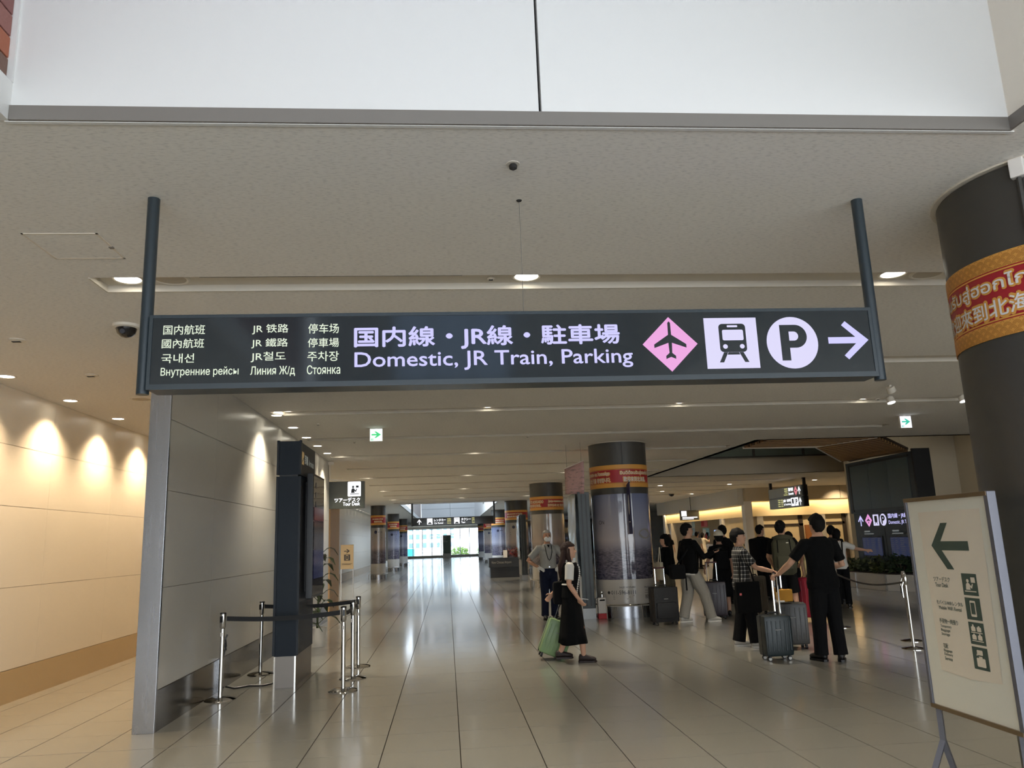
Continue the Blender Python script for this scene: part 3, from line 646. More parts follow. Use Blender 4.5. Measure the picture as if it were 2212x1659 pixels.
# far right shop zone downlights
sp_ = lamp_proto('shop_downlight', 'x', 'downlights before the shops', .1, m_lens); first = True
for k, (x, y) in enumerate(((8.4, 30), (11.4, 30.5), (9.6, 34), (11.9, 37), (8.6, 40), (11.2, 43.5), (14.5, 29.5), (17.5, 30))):
    lab = 'small downlight in the ceiling before the shops, %s' % ('nearest to the column', 'left of the hanging sign', 'above the queue', 'by the dome camera', 'behind the poster column', 'farthest', 'right of the hanging sign', 'above the brown door')[k]
    if first: sp_.location = (x, y, ZC-.002); sp_['label'] = lab; first = False
    else: dup(sp_, (x, y, ZC-.002), None, lab)
    spot((x, y, ZC-.03), P_SLOT*.9, 100, WARM, .8)
# round spots near the huge column
m_spotw = glow('spot_face', (1.0, .97, .92), 12)
for k, (x, y) in enumerate(((6.17, 10.03), (6.69, 10.92), (7.85, 10.93))):
    t = thing('adjustable_spot', 'small white adjustable ceiling spotlight %s' % ('seen edge-on under the right pole of the big sign', 'glowing right of the big sign', 'touching the edge of the huge right column')[k], 'spotlight', (x, y, ZC), 0, 'adjustable spotlights')
    B().cyl((0, 0, -.05), (0, 0, 0), .02).obj('stem', m_trim, t); d = Vector((.1, -.25, -1)).normalized() if k else Vector((.6, .4, -1)).normalized()
    B().cyl(Vector((0, 0, -.05))-d*.03, Vector((0, 0, -.05))+d*.05, .055, .06).obj('head', m_trim, t, smooth=True)
    B().cyl(Vector((0, 0, -.05))+d*.05, Vector((0, 0, -.05))+d*.056, .055).obj('face', m_spotw if k else m_lensoff, t)
spot((6.69, 10.85, ZC-.1), 60, 16, NEUT, .15, aim=(6.5, 10.55, 0), r=.02)
# ================================================================== SIGNS AND FITTINGS
m_face = mat('dark_sign_face', S(40, 46, 50), .09, spec=.6)
g_vio = glow('lit_violet_white', (.60, .58, 1.0), 1.0); g_cream = glow('lit_cream', (.82, .90, .72), .95); g_lav = glow('lit_lavender', (.72, .69, .95), .95)
g_pink = glow('lit_pink', (.85, .36, .74), .95); g_white = glow('lit_white', (.95, .96, 1.0), 1.4); g_yel = glow('lit_yellow', (.9, .85, .35), .9); g_red = glow('lit_red', (.9, .28, .32), .9)
m_ink = mat('sign_ink', S(38, 44, 48), .2)
def hang_sign(name, label, X0, X1, Y, Z0, Z1, depth=.16, rz=0, poles=True, pole_r=.032, origin=None):
    w_ = X1-X0; t = thing(name, label, 'sign', ((X0+X1)/2, Y, Z0) if origin is None else origin, rz)
    h = Z1-Z0
    B().box((-w_/2+.001, .0205, .001), (w_/2-.001, depth, h-.001)).obj('housing', m_signg, t, bevel=.004)
    f = .018
    fb = B()
    for a, b in (((-w_/2, 0, h-f), (w_/2, .02, h)), ((-w_/2, 0, 0), (w_/2, .02, f*1.6)), ((-w_/2, 0, f*1.6), (-w_/2+f, .02, h-f)), ((w_/2-f, 0, f*1.6), (w_/2, .02, h-f))): fb.box(a, b)
    fb.obj('frame', m_signg, t)
    B().box((-w_/2+f-.002, .004, f), (w_/2-f+.002, .019, h-f+.002)).obj('face_panel', m_face, t)
    if poles:
        for s in (-1, 1):
            x = s*(w_/2+pole_r*1.02); B().cyl((x, .05, -.015), (x, .05, ZC-Z0), pole_r, n=20).obj('pole', m_signg, t, smooth=True)
            bb = B()
            for zz in (.04, .16, .3): bb.box((s*(w_/2-.004), .03, zz), (s*(w_/2+pole_r*.4), .07, zz+.05))
            bb.obj('bracket', m_black, t)
    return t, Flat.plane(t, (-w_/2, .004, 0), (1, 0, 0))
X0, X1, Z0, Z1, YS = -1.55, 2.455, 2.41, 2.815, 4.08
t, F = hang_sign('direction_sign', 'long dark illuminated direction sign hanging from two poles to domestic flights, trains and parking', X0, X1, YS, Z0, Z1)
def T(body, a, b, c, d, m, bold=0.0): F.text(body, a-X0, b-X0, c-Z0, d-Z0, m, bold)
for row in (('国内航班', -1.476, -1.262, 2.706, 2.759), ('國內航班', -1.48, -1.264, 2.632, 2.683), ('국내선', -1.478, -1.312, 2.552, 2.602), ('Внутренние рейсы', -1.478, -1.081, 2.473, 2.528),
            ('JR 铁路', -1.017, -.828, 2.702, 2.758), ('JR 鐵路', -1.019, -.829, 2.625, 2.679), ('JR철도', -1.02, -.839, 2.549, 2.605), ('Линия Ж/д', -1.02, -.789, 2.471, 2.526),
            ('停车场', -.723, -.561, 2.703, 2.757), ('停車場', -.724, -.56, 2.626, 2.677), ('주차장', -.725, -.56, 2.549, 2.603), ('Стоянка', -.726, -.552, 2.478, 2.527)):
    T(*row, g_cream, .006)
T('国内線・JR線・駐車場', -.477, .975, 2.607, 2.733, g_vio, .026)
T('Domestic, JR Train, Parking', -.476, 1.042, 2.488, 2.593, g_vio, .012)
bx = lambda a, b, c, d: (a-X0, b-X0, c-Z0, d-Z0)
a, b, c, d = bx(1.103, 1.417, 2.457, 2.771); F.poly([(a, (c+d)/2), ((a+b)/2, c), (b, (c+d)/2), ((a+b)/2, d)], g_pink, name='diamond_panel')
F.polys(box_of(PLANE_ICON, a+.03, b-.03, c+.02, d-.005), m_ink, e=.0045, name='aeroplane_symbol')
a, b, c, d = bx(1.462, 1.766, 2.469, 2.762); F.rect(a, b, c, d, g_lav, name='train_panel'); F.polys(box_of(TRAIN_BODY, a, b, c, d), m_ink, e=.0045, name='train_symbol'); F.polys(box_of(TRAIN_CUT, a, b, c, d), g_lav, e=.006, name='train_windows')
a, b, c, d = bx(1.817, 2.118, 2.46, 2.765); F.disc((a+b)/2, (c+d)/2, (b-a)/2, g_lav, n=48, name='parking_disc'); w_, h_ = b-a, d-c
half = lambda x0, x1, y0, y1: [(x0, y0)]+[(x1-(y1-y0)/2+(y1-y0)/2*math.cos(-PI/2+PI*k/16), (y0+y1)/2+(y1-y0)/2*math.sin(-PI/2+PI*k/16)) for k in range(17)]+[(x0, y1)]
F.poly([(a+.27*w_, c+.84*h_), (a+.27*w_, c+.16*h_), (a+.44*w_, c+.16*h_)]+[(a+.44*w_, c+.40*h_)]+half(a+.27*w_, a+.79*w_, c+.40*h_, c+.84*h_)[1:-1], m_ink, .0045, 'parking_letter'); F.poly(half(a+.44*w_, a+.62*w_, c+.535*h_, c+.71*h_), g_lav, .006, 'letter_counter')
a, b, c, d = bx(2.18, 2.419, 2.505, 2.739); F.polys(box_of(ARROW_R, a, b, c, d), g_vio, name='arrow_symbol')
# slim cord hanging from the ceiling in front of the sign
t = thing('sign_hanger', 'thin support wire running from the ceiling to the middle of the big sign', 'hanger', (.452, 4.14, ZC))
B().lathe([(.001, -.008), (.012, -.006), (.017, 0), (.001, 0)], n=16).obj('plate', m_dark, t); B().tube([(0, 0, 0), (.001, 0, -.3), (0, 0, -.684)], .0016, 5).obj('wire', m_lip, t)
# ceiling detectors, cameras, hatch
t = thing('sprinkler', 'small dark sprinkler head in the ceiling near the skylight edge', 'sprinkler', (.38, 3.7, ZC))
B().lathe([(.001, -.004), (.035, -.003), (.037, 0), (.001, 0)], n=20).obj('rose', m_trim, t); B().lathe([(.004, -.036), (.02, -.026), (.022, -.012), (.015, 0), (.004, 0)], n=14).obj('head', m_dark, t)
for k, (x, y, lab) in enumerate(((-3.81, 7.04, 'small round smoke detector in the passage ceiling near the left frame edge'), (-3.81, 8.52, 'small round smoke detector in the passage ceiling nearer the steel wall end'), (.37, 5.6, 'tiny dark sensor in the nearest ceiling slot'), (-2.0, 12.3, 'tiny sensor in the ceiling above the kiosk'), (1.55, 14.4, 'tiny sensor in the ceiling right of the green arrow lamp'), (6.6, 11.1, 'tiny sensor left of the adjustable spotlights'), (-1.7, 14.6, 'tiny sensor in the ceiling left of the Tour Desk sign'))):
    t = thing('smoke_detector', lab, 'detector', (x, y, ZC if k != 2 else ZC+D), 0, 'ceiling sensors'); r_ = .07 if k < 2 else .03
    B().lathe([(.001, -.02), (r_*.6, -.018), (r_, -.006), (r_, 0), (.001, 0)], n=20).obj('housing', m_trim, t, smooth=True); B().box((-r_*.5, -r_*.2-.01, -.024), (r_*.5, r_*.2-.01, -.016)).obj('sensor', m_dark, t)
hp = thing('ceiling_hatch', 'square flush access hatch in the ceiling left of the big sign', 'hatch', (-2.31, 4.82, ZC))
B().box((-.21, -.2, -.003), (.21, .2, .0)).obj('door', m_ceil, hp); fb = B()
for a, b in (((-.222, -.212, -.004), (-.21, .212, 0)), ((.21, -.212, -.004), (.222, .212, 0)), ((-.222, -.212, -.004), (.222, -.2, 0)), ((-.222, .2, -.004), (.222, .212, 0))): fb.box(a, b)
fb.obj('frame', m_panel, hp); B().box((.2, .0, -.008), (.225, .03, -.001)).obj('latch', m_lip, hp)
B().box((-1.76, 5.5, ZC+D-.012), (.15, 5.512, ZC+D-.001)).obj('air_gap', m_black, ceil)
def dome(name, label, loc, r):
    t = thing(name, label, 'camera', loc, 0, 'dome cameras')
    B().lathe([(.001, -.03), (r*1.0, -.03), (r*1.25, -.02), (r*1.35, 0), (.001, 0)], n=24).obj('mount', m_trim, t, smooth=True)
    B().lathe([(.002, -.03-r*.95), (r*.5, -.03-r*.82), (r*.85, -.03-r*.5), (r, -.03), (.002, -.03)], n=24).obj('bubble', mat('smoked_dome', S(24, 22, 22), .05), t, smooth=True)
    B().cyl((0, -r*.75, -.03-r*.45), (0, -r*1.02, -.03-r*.5), r*.25).obj('lens', mat('camera_lens', S(70, 72, 80), .1), t, smooth=True)
dome('dome_camera', 'black dome security camera on the ceiling left of the big sign', (-2.7, 6.62, ZC), .085)
dome('dome_camera', 'tiny black dome camera on the ceiling before the shops', (10.6, 36.0, ZC), .13)
# green emergency arrow lamps
g_green = glow('lit_green', (.05, .62, .2), 1.1); g_teal = glow('lit_teal', (.03, .5, .33), 1.1); g_exit = glow('lit_exit_face', (.86, 1.0, .92), 1.25); g_exit2 = glow('lit_exit_face_cool', (.86, .88, 1.0), 1.25)
for x, lab, gf, gg in ((-1.145, 'white emergency lamp box with green arrow above the hall left of centre', g_exit, g_green), (8.135, 'white emergency lamp box with green arrow near the huge right column', g_exit2, g_teal)):
    t = thing('exit_lamp', lab, 'emergency light', (x, 12.9, ZC-.225), 0, 'green arrow lamps'); B().box((-.106, .0, 0), (.106, .05, .215)).obj('housing', m_trim, t, bevel=.006)
    B().box((-.02, .015, .215), (.02, .035, .225)).obj('mount', m_trim, t)
    F = Flat.plane(t, (-.106, -.001, 0), (1, 0, 0)); F.rect(.004, .208, .004, .211, gf, name='lit_face'); F.polys(box_of([[(0, .4), (0, .6), (.55, .6), (.3, .92), (.5, .92), (1, .5), (.5, .08), (.3, .08), (.55, .4)]], .03, .185, .05, .175), gg, e=.005, name='arrow_symbol')
    F.polys([[(.018, .015), (.024, .015), (.024, .05), (.018, .05)], [(.034, .015), (.045, .015), (.045, .05), (.034, .05)], [(.055, .015), (.061, .015), (.061, .05), (.055, .05)]], gg, e=.005, name='exit_symbol')
# Tour Desk blade sign on the partition end
t = thing('blade_sign', 'dark blade sign reading Tour Desk on the partition end', 'sign', (-2.26, 17.95, 2.43))
B().box((-.4, 0, 0), (.4, .14, .61)).obj('housing', mat('olive_dark_sign', S(64, 68, 62), .4), t, bevel=.004); B().box((-.42, .03, .05), (-.38, .1, .17)).obj('bracket', m_black, t); B().box((-.42, .03, .44), (-.38, .1, .56)).obj('bracket', m_black, t)
F = Flat.plane(t, (-.4, -.001, 0), (1, 0, 0)); F.poly(rrect(.425, .72, .265, .6, .02), g_white, name='lit_panel'); F.polys(box_of(DESK_ICON[:2]+DESK_ICON[3:], .45, .7, .27, .58), m_ink, e=.005, name='desk_symbol'); F.rect(.61, .67, .46, .51, m_ink, .005, 'screen_symbol')
F.text('ツアーデスク', .13, .7, .14, .24, g_white, .03); F.text('Tour Desk', .32, .7, .06, .14, g_white, .02)
t = thing('conduit', 'white conduit running down the partition corner above the Tour Desk sign', 'conduit', (-2.62, 17.8, 3.05)); B().tube([(0, 0, .38), (0, 0, .05), (.03, 0, .02), (.3, .1, .01)], .018, 8).obj('pipe', m_panel, t, smooth=True); B().box((-.03, -.05, .36), (.09, .03, .43)).obj('junction_box', m_panel, t)
# far car rental and taxi sign
t, F = hang_sign('direction_sign', 'far dark hanging sign reading Car Rental and Taxi', -1.6, 2.24, 37.65, 2.43, 2.8, pole_r=.045)
F.polys(box_of(ARROW_U, .18, .40, .06, .31), g_white, name='arrow_symbol'); F.rect(.66, .92, .05, .34, g_white, name='car_panel'); F.polys(box_of(CAR_ICON, .68, .9, .03, .25), m_ink, e=.008, name='car_symbol')
F.text('レンタカー', 1.0, 1.55, .19, .31, g_white, .03, e=.006); F.text('Car Rental', 1.0, 1.42, .07, .15, g_white, .02, e=.006)
for k, s in enumerate(('租车服务', '租車服務', '렌터카', 'Прокат авто')): F.text(s, 1.62, 1.8, .27-.073*k, .32-.073*k, g_yel, .02, e=.006)
F.rect(1.95, 2.21, .05, .34, g_white, name='taxi_panel'); F.polys(box_of(CAR_ICON, 1.97, 2.19, .02, .22), m_ink, e=.008, name='taxi_symbol'); F.text('TAXI', 1.99, 2.17, .24, .31, m_ink, .02, e=.008)
F.text('タクシー', 2.29, 2.75, .19, .31, g_white, .03, e=.006); F.text('Taxi', 2.29, 2.47, .07, .15, g_white, .02, e=.006)
for k, s in enumerate(('出租车', '計程車', '택시', 'Такси')): F.text(s, 2.8, 2.93, .27-.073*k, .32-.073*k, g_yel, .02, e=.006)
# directory board before the end glazing
t = thing('directory_board', 'tall dark directory board standing before the end glazing', 'board', (-.05, 86, 0)); B().box((-.45, -.2, 0), (.45, .2, .5)).obj('base', m_greyp, t); B().box((-.42, -.08, .5), (.42, .08, 2.45)).obj('panel', mat('green_black_board', S(112, 126, 120), .5), t)
F = Flat.plane(t, (-.42, -.09, 0), (1, 0, 0))
for k in range(4): F.rect(.05, .14, 2.25-.18*k, 2.34-.18*k, m_ltxt, name='symbol', e=.01); F.rect(.18, (.4, .36, .32, .5)[k], 2.28-.18*k, 2.32-.18*k, m_ltxt, name='print_line', e=.01)
# second hanging sign near the shops, facing the hall (-X)
t = thing('direction_sign', 'two-tier dark hanging sign with red diamond before the shops', 'sign', (13.2, 31.0, 2.44), -PI/2)
B().box((0, .0, .41), (3.1, .2, .8)).obj('upper_housing', m_signg, t, bevel=.006); B().box((0, .0, 0), (3.1, .2, .39)).obj('lower_housing', m_signg, t, bevel=.006); B().box((.1, .05, .385), (3.0, .15, .415)).obj('divider', m_steel, t)
for x in (.03, 3.07): B().box((x-.04, .05, .0), (x+.04, .15, 1.06)).obj('pole', m_black, t)
m_face2 = mat('slate_sign_face', S(150, 160, 164), .3)
F = Flat.plane(t, (0, -.001, 0), (1, 0, 0)); F.rect(.03, 2.98, .42, .79, m_face2, .002, 'face_panel'); F.rect(.03, 2.98, .01, .38, m_face2, .002, 'face_panel')
F.polys(box_of(ARROW_U, 2.7, 2.95, .46, .76), g_white, e=.006, name='arrow_symbol'); F.polys(box_of(ARROW_U, 2.7, 2.95, .05, .35), g_white, e=.006, name='arrow_symbol')
F.poly([(2.38, .605), (2.53, .43), (2.68, .605), (2.53, .78)], g_red, .006, 'diamond_panel'); F.polys(box_of(PLANE_ICON, 2.43, 2.63, .5, .72), m_ink, e=.009, name='aeroplane_symbol')
F.text('国内線', 1.9, 2.32, .62, .75, g_white, .03, e=.006); F.text('Domestic', 1.9, 2.34, .48, .57, g_white, .02, e=.006)
for k, s in enumerate(('国内航班', '國內航班', '국내선', 'Внутренние')): F.text(s, 1.55-(.08 if k == 3 else 0), 1.82, .70-.075*k, .75-.075*k, g_yel, .02, e=.006)
for q in (2.06, 2.38): F.rect(q, q+.28, .05, .36, g_white, .006, 'symbol_panel')
F.polys(box_of(TRAIN_BODY, 2.06, 2.34, .05, .36), m_ink, e=.009, name='train_symbol'); F.text('P', 2.46, 2.58, .11, .29, m_ink, .05, e=.009)
F.text('JR線・駐車場', 1.35, 2.02, .21, .33, g_white, .03, e=.006); F.text('JR Train,Parking', 1.4, 2.02, .08, .17, g_white, .02, e=.006)
for k in range(4):
    F.text(('JR铁路', 'JR鐵路', 'JR철도', 'Линия')[k], .85, 1.08, .29-.075*k, .34-.075*k, g_yel, .02, e=.006); F.text(('停车场', '停車場', '주차장', 'Стоянка')[k], 1.14, 1.32, .29-.075*k, .34-.075*k, g_yel, .02, e=.006)
# ---- information kiosk with side screen
m_navyk = mat('navy_kiosk_panel', S(20, 32, 44), .5, spec=.3)
t = thing('information_kiosk', 'tall dark navy information pillar with a side screen behind the queue belts', 'kiosk', (-1.9, 9.62, 0))
B().box((-.13, .01, 0), (.11, 1.1, .35)).obj('plinth', mat('brushed_plinth', S(118, 112, 106), .4, .8), t); B().box((-.135, -.005, .35), (.118, 1.12, 2.44)).obj('body', m_navyk, t); B().box((-.12, .01, 2.44), (.1, 1.1, 2.46)).obj('gap', m_black, t); B().box((-.135, -.005, 2.46), (.118, 1.12, 2.87)).obj('header', m_navyk, t)
pf = B()
for x in (-.145, .118): pf.box((x-.006 if x < 0 else x, -.02, .36), (x+.022 if x < 0 else x+.024, .03, 2.44)); pf.box((x-.006 if x < 0 else x, -.02, 2.46), (x+.022 if x < 0 else x+.024, .03, 2.88))
pf.obj('corner_profile', mat('navy_profile', S(16, 26, 36), .4, spec=.3), t)
for x in (-.135, .1): B().box((x, -.006, 0), (x+.018, .02, .35)).obj('plinth_profile', m_chrome, t)
sc = B().box((.16, .3, .97), (.235, 1.2, 2.5)).obj('screen_housing', m_black, t, bevel=.006); B().box((.12, .42, 1.05), (.165, 1.08, 2.4)).obj('mount', m_black, t); B().box((.1, .05, .95), (.125, 1.05, 2.42)).obj('side_recess', m_black, t); B().box((.235, .33, 1.0), (.239, 1.17, 2.47)).obj('screen_glass', mat('screen_glass', S(26, 26, 36), .06, spec=.8), t)
F = Flat.plane(t, (.119, 0, 0), (0, 1, 0)); F.rect(.14, .28, 2.6, 2.76, mat('tan_icon', S(190, 160, 110), .5, emit=S(190, 160, 110), es=.25), name='icon'); F.polys(box_of([[(0, 0), (1, .5), (1, .7), (0, .2)]], .15, .27, 2.62, 2.74), m_ink, e=.006, name='aeroplane_symbol')
g_dim = glow('dim_grey_letters', (.30, .31, .27), .6); F.text('到着', .34, .56, 2.62, 2.74, g_dim, .02); F.text('Arrivals', .62, 1.0, 2.62, 2.71, g_dim)
F = Flat.plane(t, (.24, .33, 1.0), (0, 1, 0)); F.rect(.04, .8, .92, 1.08, mat('screen_red', S(90, 30, 34), .1, emit=S(90, 30, 34), es=.35), name='screen_banner'); F.rect(.04, .8, .2, .55, mat('screen_blue', S(26, 34, 80), .1, emit=S(26, 34, 80), es=.25), name='screen_picture'); F.rect(.04, .8, .56, .9, mat('screen_grey', S(70, 66, 70), .1, emit=S(60, 56, 60), es=.15), name='screen_picture')
for k in range(3): F.disc(.2, 1.36-.12*k, .04, mat('screen_dot', S(70, 70, 76), .1, emit=S(70, 70, 76), es=.3), name='screen_icon')
cb_ = thing('floor_cable', 'black cable lying on the floor from the wall outlet to the kiosk', 'cable', (0, 0, 0)); B().tube([(-2.6, 9.75, .03), (-2.5, 9.72, .012), (-2.35, 9.85, .012), (-2.2, 9.8, .012), (-2.02, 9.95, .02)], .011, 8).obj('cord', m_black, cb_, smooth=True)
t = thing('wall_outlet', 'steel outlet cover standing at the partition baseboard with coiled black plug', 'outlet', (-2.63, 9.6, 0)); B().box((-.02, -.02, 0), (.03, .05, .37)).obj('cover', m_steel, t); B().tube([(.02, .02, .37), (.05, .03, .5), (.03, .06, .58), (.06, .02, .62), (.03, 0, .55), (.05, .03, .45)], .009, 6).obj('plug_cord', m_black, t, smooth=True)
# ---- potted plants behind the kiosk
m_leafd = mat('dark_glossy_leaf', S(44, 60, 34), .35); m_pot = mat('white_pot', S(210, 206, 198), .5)
def plant(label, loc, h, n, seed):
    rr = random.Random(seed); t = thing('potted_plant', label, 'plant', loc, 0, 'potted plants behind the kiosk'); B().lathe([(.001, 0), (.12, 0), (.16, .3), (.14, .3), (.13, .26), (.001, .26)], n=20).obj('pot', m_pot, t, smooth=True)
    st = B(); st.tube([(0, 0, .26), (.02, .01, h*.6), (0, .03, h)], [.02, .015, .008], 6)
    lm = []
    for k in range(n):
        z = .35+(h-.3)*k/n; a = k*2.4+rr.uniform(-.3, .3); d = Vector((math.cos(a), math.sin(a), 0)); L = rr.uniform(.18, .26); b0 = Vector((.01, .01, z)); side = d.cross(Vector((0, 0, 1)))
        st.tube([b0, b0+d*.12+Vector((0, 0, .1))], [.007, .005], 5); p0 = b0+d*.12+Vector((0, 0, .1)); lf = B()
        mid = [p0+d*(L*q)+Vector((0, 0, .05*math.sin(q*2.6)-.13*q*q)) for q in (0, .3, .65, 1)]; wd = [.008, .055, .05, .003]
        va = [lf.bm.verts.new(p-side*w_+Vector((0, 0, .012))) for p, w_ in zip(mid, wd)]; vb = [lf.bm.verts.new(p) for p in mid]; vc = [lf.bm.verts.new(p+side*w_+Vector((0, 0, .012))) for p, w_ in zip(mid, wd)]
        for i in range(3): lf.bm.faces.new((va[i], vb[i], vb[i+1], va[i+1])); lf.bm.faces.new((vb[i], vc[i], vc[i+1], vb[i+1]))
        lf.obj('leaf', m_leafd, t, smooth=True)
    st.obj('stem', mat('green_stem', S(60, 70, 40), .6), t, smooth=True)
plant('leafy potted plant half hidden behind the left edge of the kiosk', (-2.22, 12.2, 0), 1.65, 26, 3); plant('leafy potted plant showing right of the kiosk screen', (-2.15, 13.4, 0), 1.55, 24, 8)
# ---- belt stanchions
ST = [(-2.48, 9.09), (-2.44, 10.76), (-1.19, 9.25), (-1.18, 10.06), (-1.215, 10.98)]
LB = ['chrome belt post nearest the partition in front of the kiosk', 'chrome belt post by the partition behind the kiosk', 'chrome belt post right of the kiosk nearest the camera', 'middle chrome belt post of the three right of the kiosk', 'rearmost chrome belt post of the three right of the kiosk']
def stanchion(label, loc, h=.91, group='belt posts around the kiosk'):
    t = thing('belt_post', label, 'stanchion', loc, R.uniform(-.5, .5), group)
    B().lathe([(.03, .03), (.12, .022), (.16, .01), (.165, 0), (.02, 0), (.02, .03), (.03, .03)], n=30, a0=.25, a1=2*PI-.25).obj('base', m_chrome, t, smooth=True)
    B().lathe([(.001, .0), (.024, .0), (.024, h-.16), (.001, h-.16)], n=20).obj('pole', m_chrome, t, smooth=True); B().lathe([(.024, h-.17), (.032, h-.15), (.032, h-.01), (.022, h), (.001, h)], n=20).obj('head', m_chrome, t, smooth=True)
    B().lathe([(.0335, h-.015), (.034, h-.002), (.024, h+.004), (.001, h+.004)], n=20).obj('cap', m_black, t, smooth=True); B().box((-.012, -.05, h-.1), (.012, .05, h-.035)).obj('belt_slot', m_black, t); B().box((-.012, -.0252, .66), (.012, -.022, .7)).obj('sticker', m_ltxt, t)
    return t
for l, (x, y) in zip(LB, ST): stanchion(l, (x, y, 0))
def belt(label, a, b, z=.845):
    a, b = Vector((*a, 0)), Vector((*b, 0)); t = thing('queue_belt', label, 'belt', (a.x, a.y, 0), 0, 'black belts around the kiosk'); d = b-a; n = Vector((-d.y, d.x, 0)).normalized()*.0015; bb = B(); rr = []
    for k in range(9):
        q = k/8; s = -.03*math.sin(PI*q); p = d*(.03+.94*q)
        rr.append([p-n+Vector((0, 0, z+s-.025)), p+n+Vector((0, 0, z+s-.025)), p+n+Vector((0, 0, z+s+.025)), p-n+Vector((0, 0, z+s+.025))])
    bb.rings(rr); bb.obj('webbing', mat('black_webbing', S(20, 20, 22), .7), t)
belt('black belt stretched across in front of the kiosk', ST[0], ST[2]); belt('black belt stretched behind the kiosk', ST[1], ST[4]); belt('short black belt between the near and middle right posts', ST[2], ST[3]); belt('short black belt between the middle and rear right posts', ST[3], ST[4])
# ---- standing board at the right edge
m_fr = mat('aluminium_frame', S(112, 112, 120), .45, .5); m_board = mat('white_board', S(226, 222, 206), .35); m_paper = mat('paper_sheet', S(226, 214, 194), .7); m_gpr = mat('green_grey_print', S(62, 78, 68), .6); m_cop = mat('bronze_rail', S(150, 130, 104), .3, .9)
t = thing('standing_board', 'large white standing board with a big left arrow and four pictograms', 'sign board', (2.824, 4.602, .345), -PI/2); t.scale = (.78, .78, .78)   # local x runs toward the camera
W = .96
B().box((.03, .0, .25), (W-.03, .02, 1.76)).obj('panel', m_board, t)
for x, ww in ((0, .03), (W-.03, .04)): B().box((x, -.014, .235), (x+ww, .05, 1.785)).obj('side_post', m_fr, t, bevel=.004)
B().box((0, -.016, 1.755), (W, .05, 1.785)).obj('top_rail', m_cop, t, bevel=.003); B().box((0, -.016, .235), (W, .05, .265)).obj('bottom_rail', m_cop, t, bevel=.003)
for x in (.05, W-.05):
    B().tube([(x, .015, .25), (x, .015, .0)], .026, 4).obj('leg', m_fr, t); B().tube([(x, .015, .01), (x, -.2, -.435)], .026, 4).obj('front_foot', m_fr, t); B().tube([(x, .015, .01), (x, .13, -.435)], .026, 4).obj('rear_foot', m_fr, t)
F = Flat.plane(t, (0, -.001, 0), (1, 0, 0))
pl = [[(.155, 1.672), (.855, 1.672), (.82, .55+.0), (.76, .53), (.4, .55), (.18, .56)]]; F.polys([[(.155, 1.672), (.18, .525), (.50, .51), (.82, .53), (.856, 1.674)]], m_paper, e=.002, name='paper_sheet')
F.poly([(.271, 1.424), (.413, 1.587), (.49, 1.587), (.386, 1.455), (.69, 1.455), (.69, 1.39), (.386, 1.39), (.498, 1.256), (.423, 1.256)], m_gpr, e=.004, name='arrow_symbol')
for s, a, b, c, d in (('ツアーデスク', .238, .428, 1.165, 1.2), ('Tour Desk', .252, .4, 1.125, 1.155), ('モバイルWiFiレンタル', .238, .536, 1.0, 1.03), ('Mobile WiFi Rental', .259, .514, .965, .99), ('手荷物一時預り', .239, .451, .865, .9), ('Temporary', .245, .37, .832, .856), ('Baggage', .245, .35, .804, .828), ('Storage', .245, .34, .775, .8), ('宅配', .245, .30, .69, .725), ('Baggage', .245, .34, .66, .684), ('Delivery', .245, .34, .634, .657), ('Service', .245, .33, .606, .63)): F.text(s, a, b, c, d, m_gpr, .004, e=.004)
for k, (ic, cut) in enumerate(((DESK_ICON, None), (PHONE_ICON, PHONE_CUT), (BAGS_ICON, None), (CASE_ICON, None))):
    z1 = 1.233-.164*k; F.rect(.565, .722, z1-.148, z1, m_gpr, e=.004, name='pictogram_panel'); F.polys(box_of(ic, .57, .717, z1-.143, z1-.005), m_paper, e=.0055, name='pictogram')
    if cut: F.polys(box_of(cut, .57, .717, z1-.143, z1-.005), m_gpr, e=.007, name='pictogram_cut')
# ---- right rope posts
def rope_post(label, loc, h=.95):
    t = thing('rope_post', label, 'stanchion', loc, 0, 'rope posts by the planter'); B().lathe([(.001, .03), (.03, .03), (.11, .016), (.15, .006), (.15, 0), (.001, 0)], n=26).obj('base', m_chrome, t, smooth=True); B().cyl((0, 0, .02), (0, 0, h-.06), .018, n=14).obj('pole', m_chrome, t, smooth=True)
    B().lathe([(.018, h-.14), (.03, h-.12), (.03, h-.03), (.02, h), (.001, h)], n=16).obj('head', m_chrome, t, smooth=True); B().tube([(-.03, 0, h-.1), (-.06, 0, h-.16), (-.055, 0, h-.3)], .012, 6).obj('hook', m_chrome, t, smooth=True)
RP = [(6.05, 10.1), (6.44, 10.78), (6.36, 12.6)]
for l, p in zip(('chrome rope post half hidden by the standing board', 'chrome rope post just behind the one beside the standing board', 'chrome rope post behind the man in black'), RP): rope_post(l, (*p, 0))
def rope(label, a, b, sag):
    a, b = Vector((*a, .85)), Vector((*b, .85)); t = thing('barrier_rope', label, 'rope', (a.x, a.y, 0)); B().tube([(b-a)*(k/14)+Vector((0, 0, .85-sag*math.sin(PI*k/14))) for k in range(15)], .014, 8).obj('cord', m_black, t, smooth=True)
rope('black rope hung from the board post towards the man in black', RP[0], RP[2], .1)
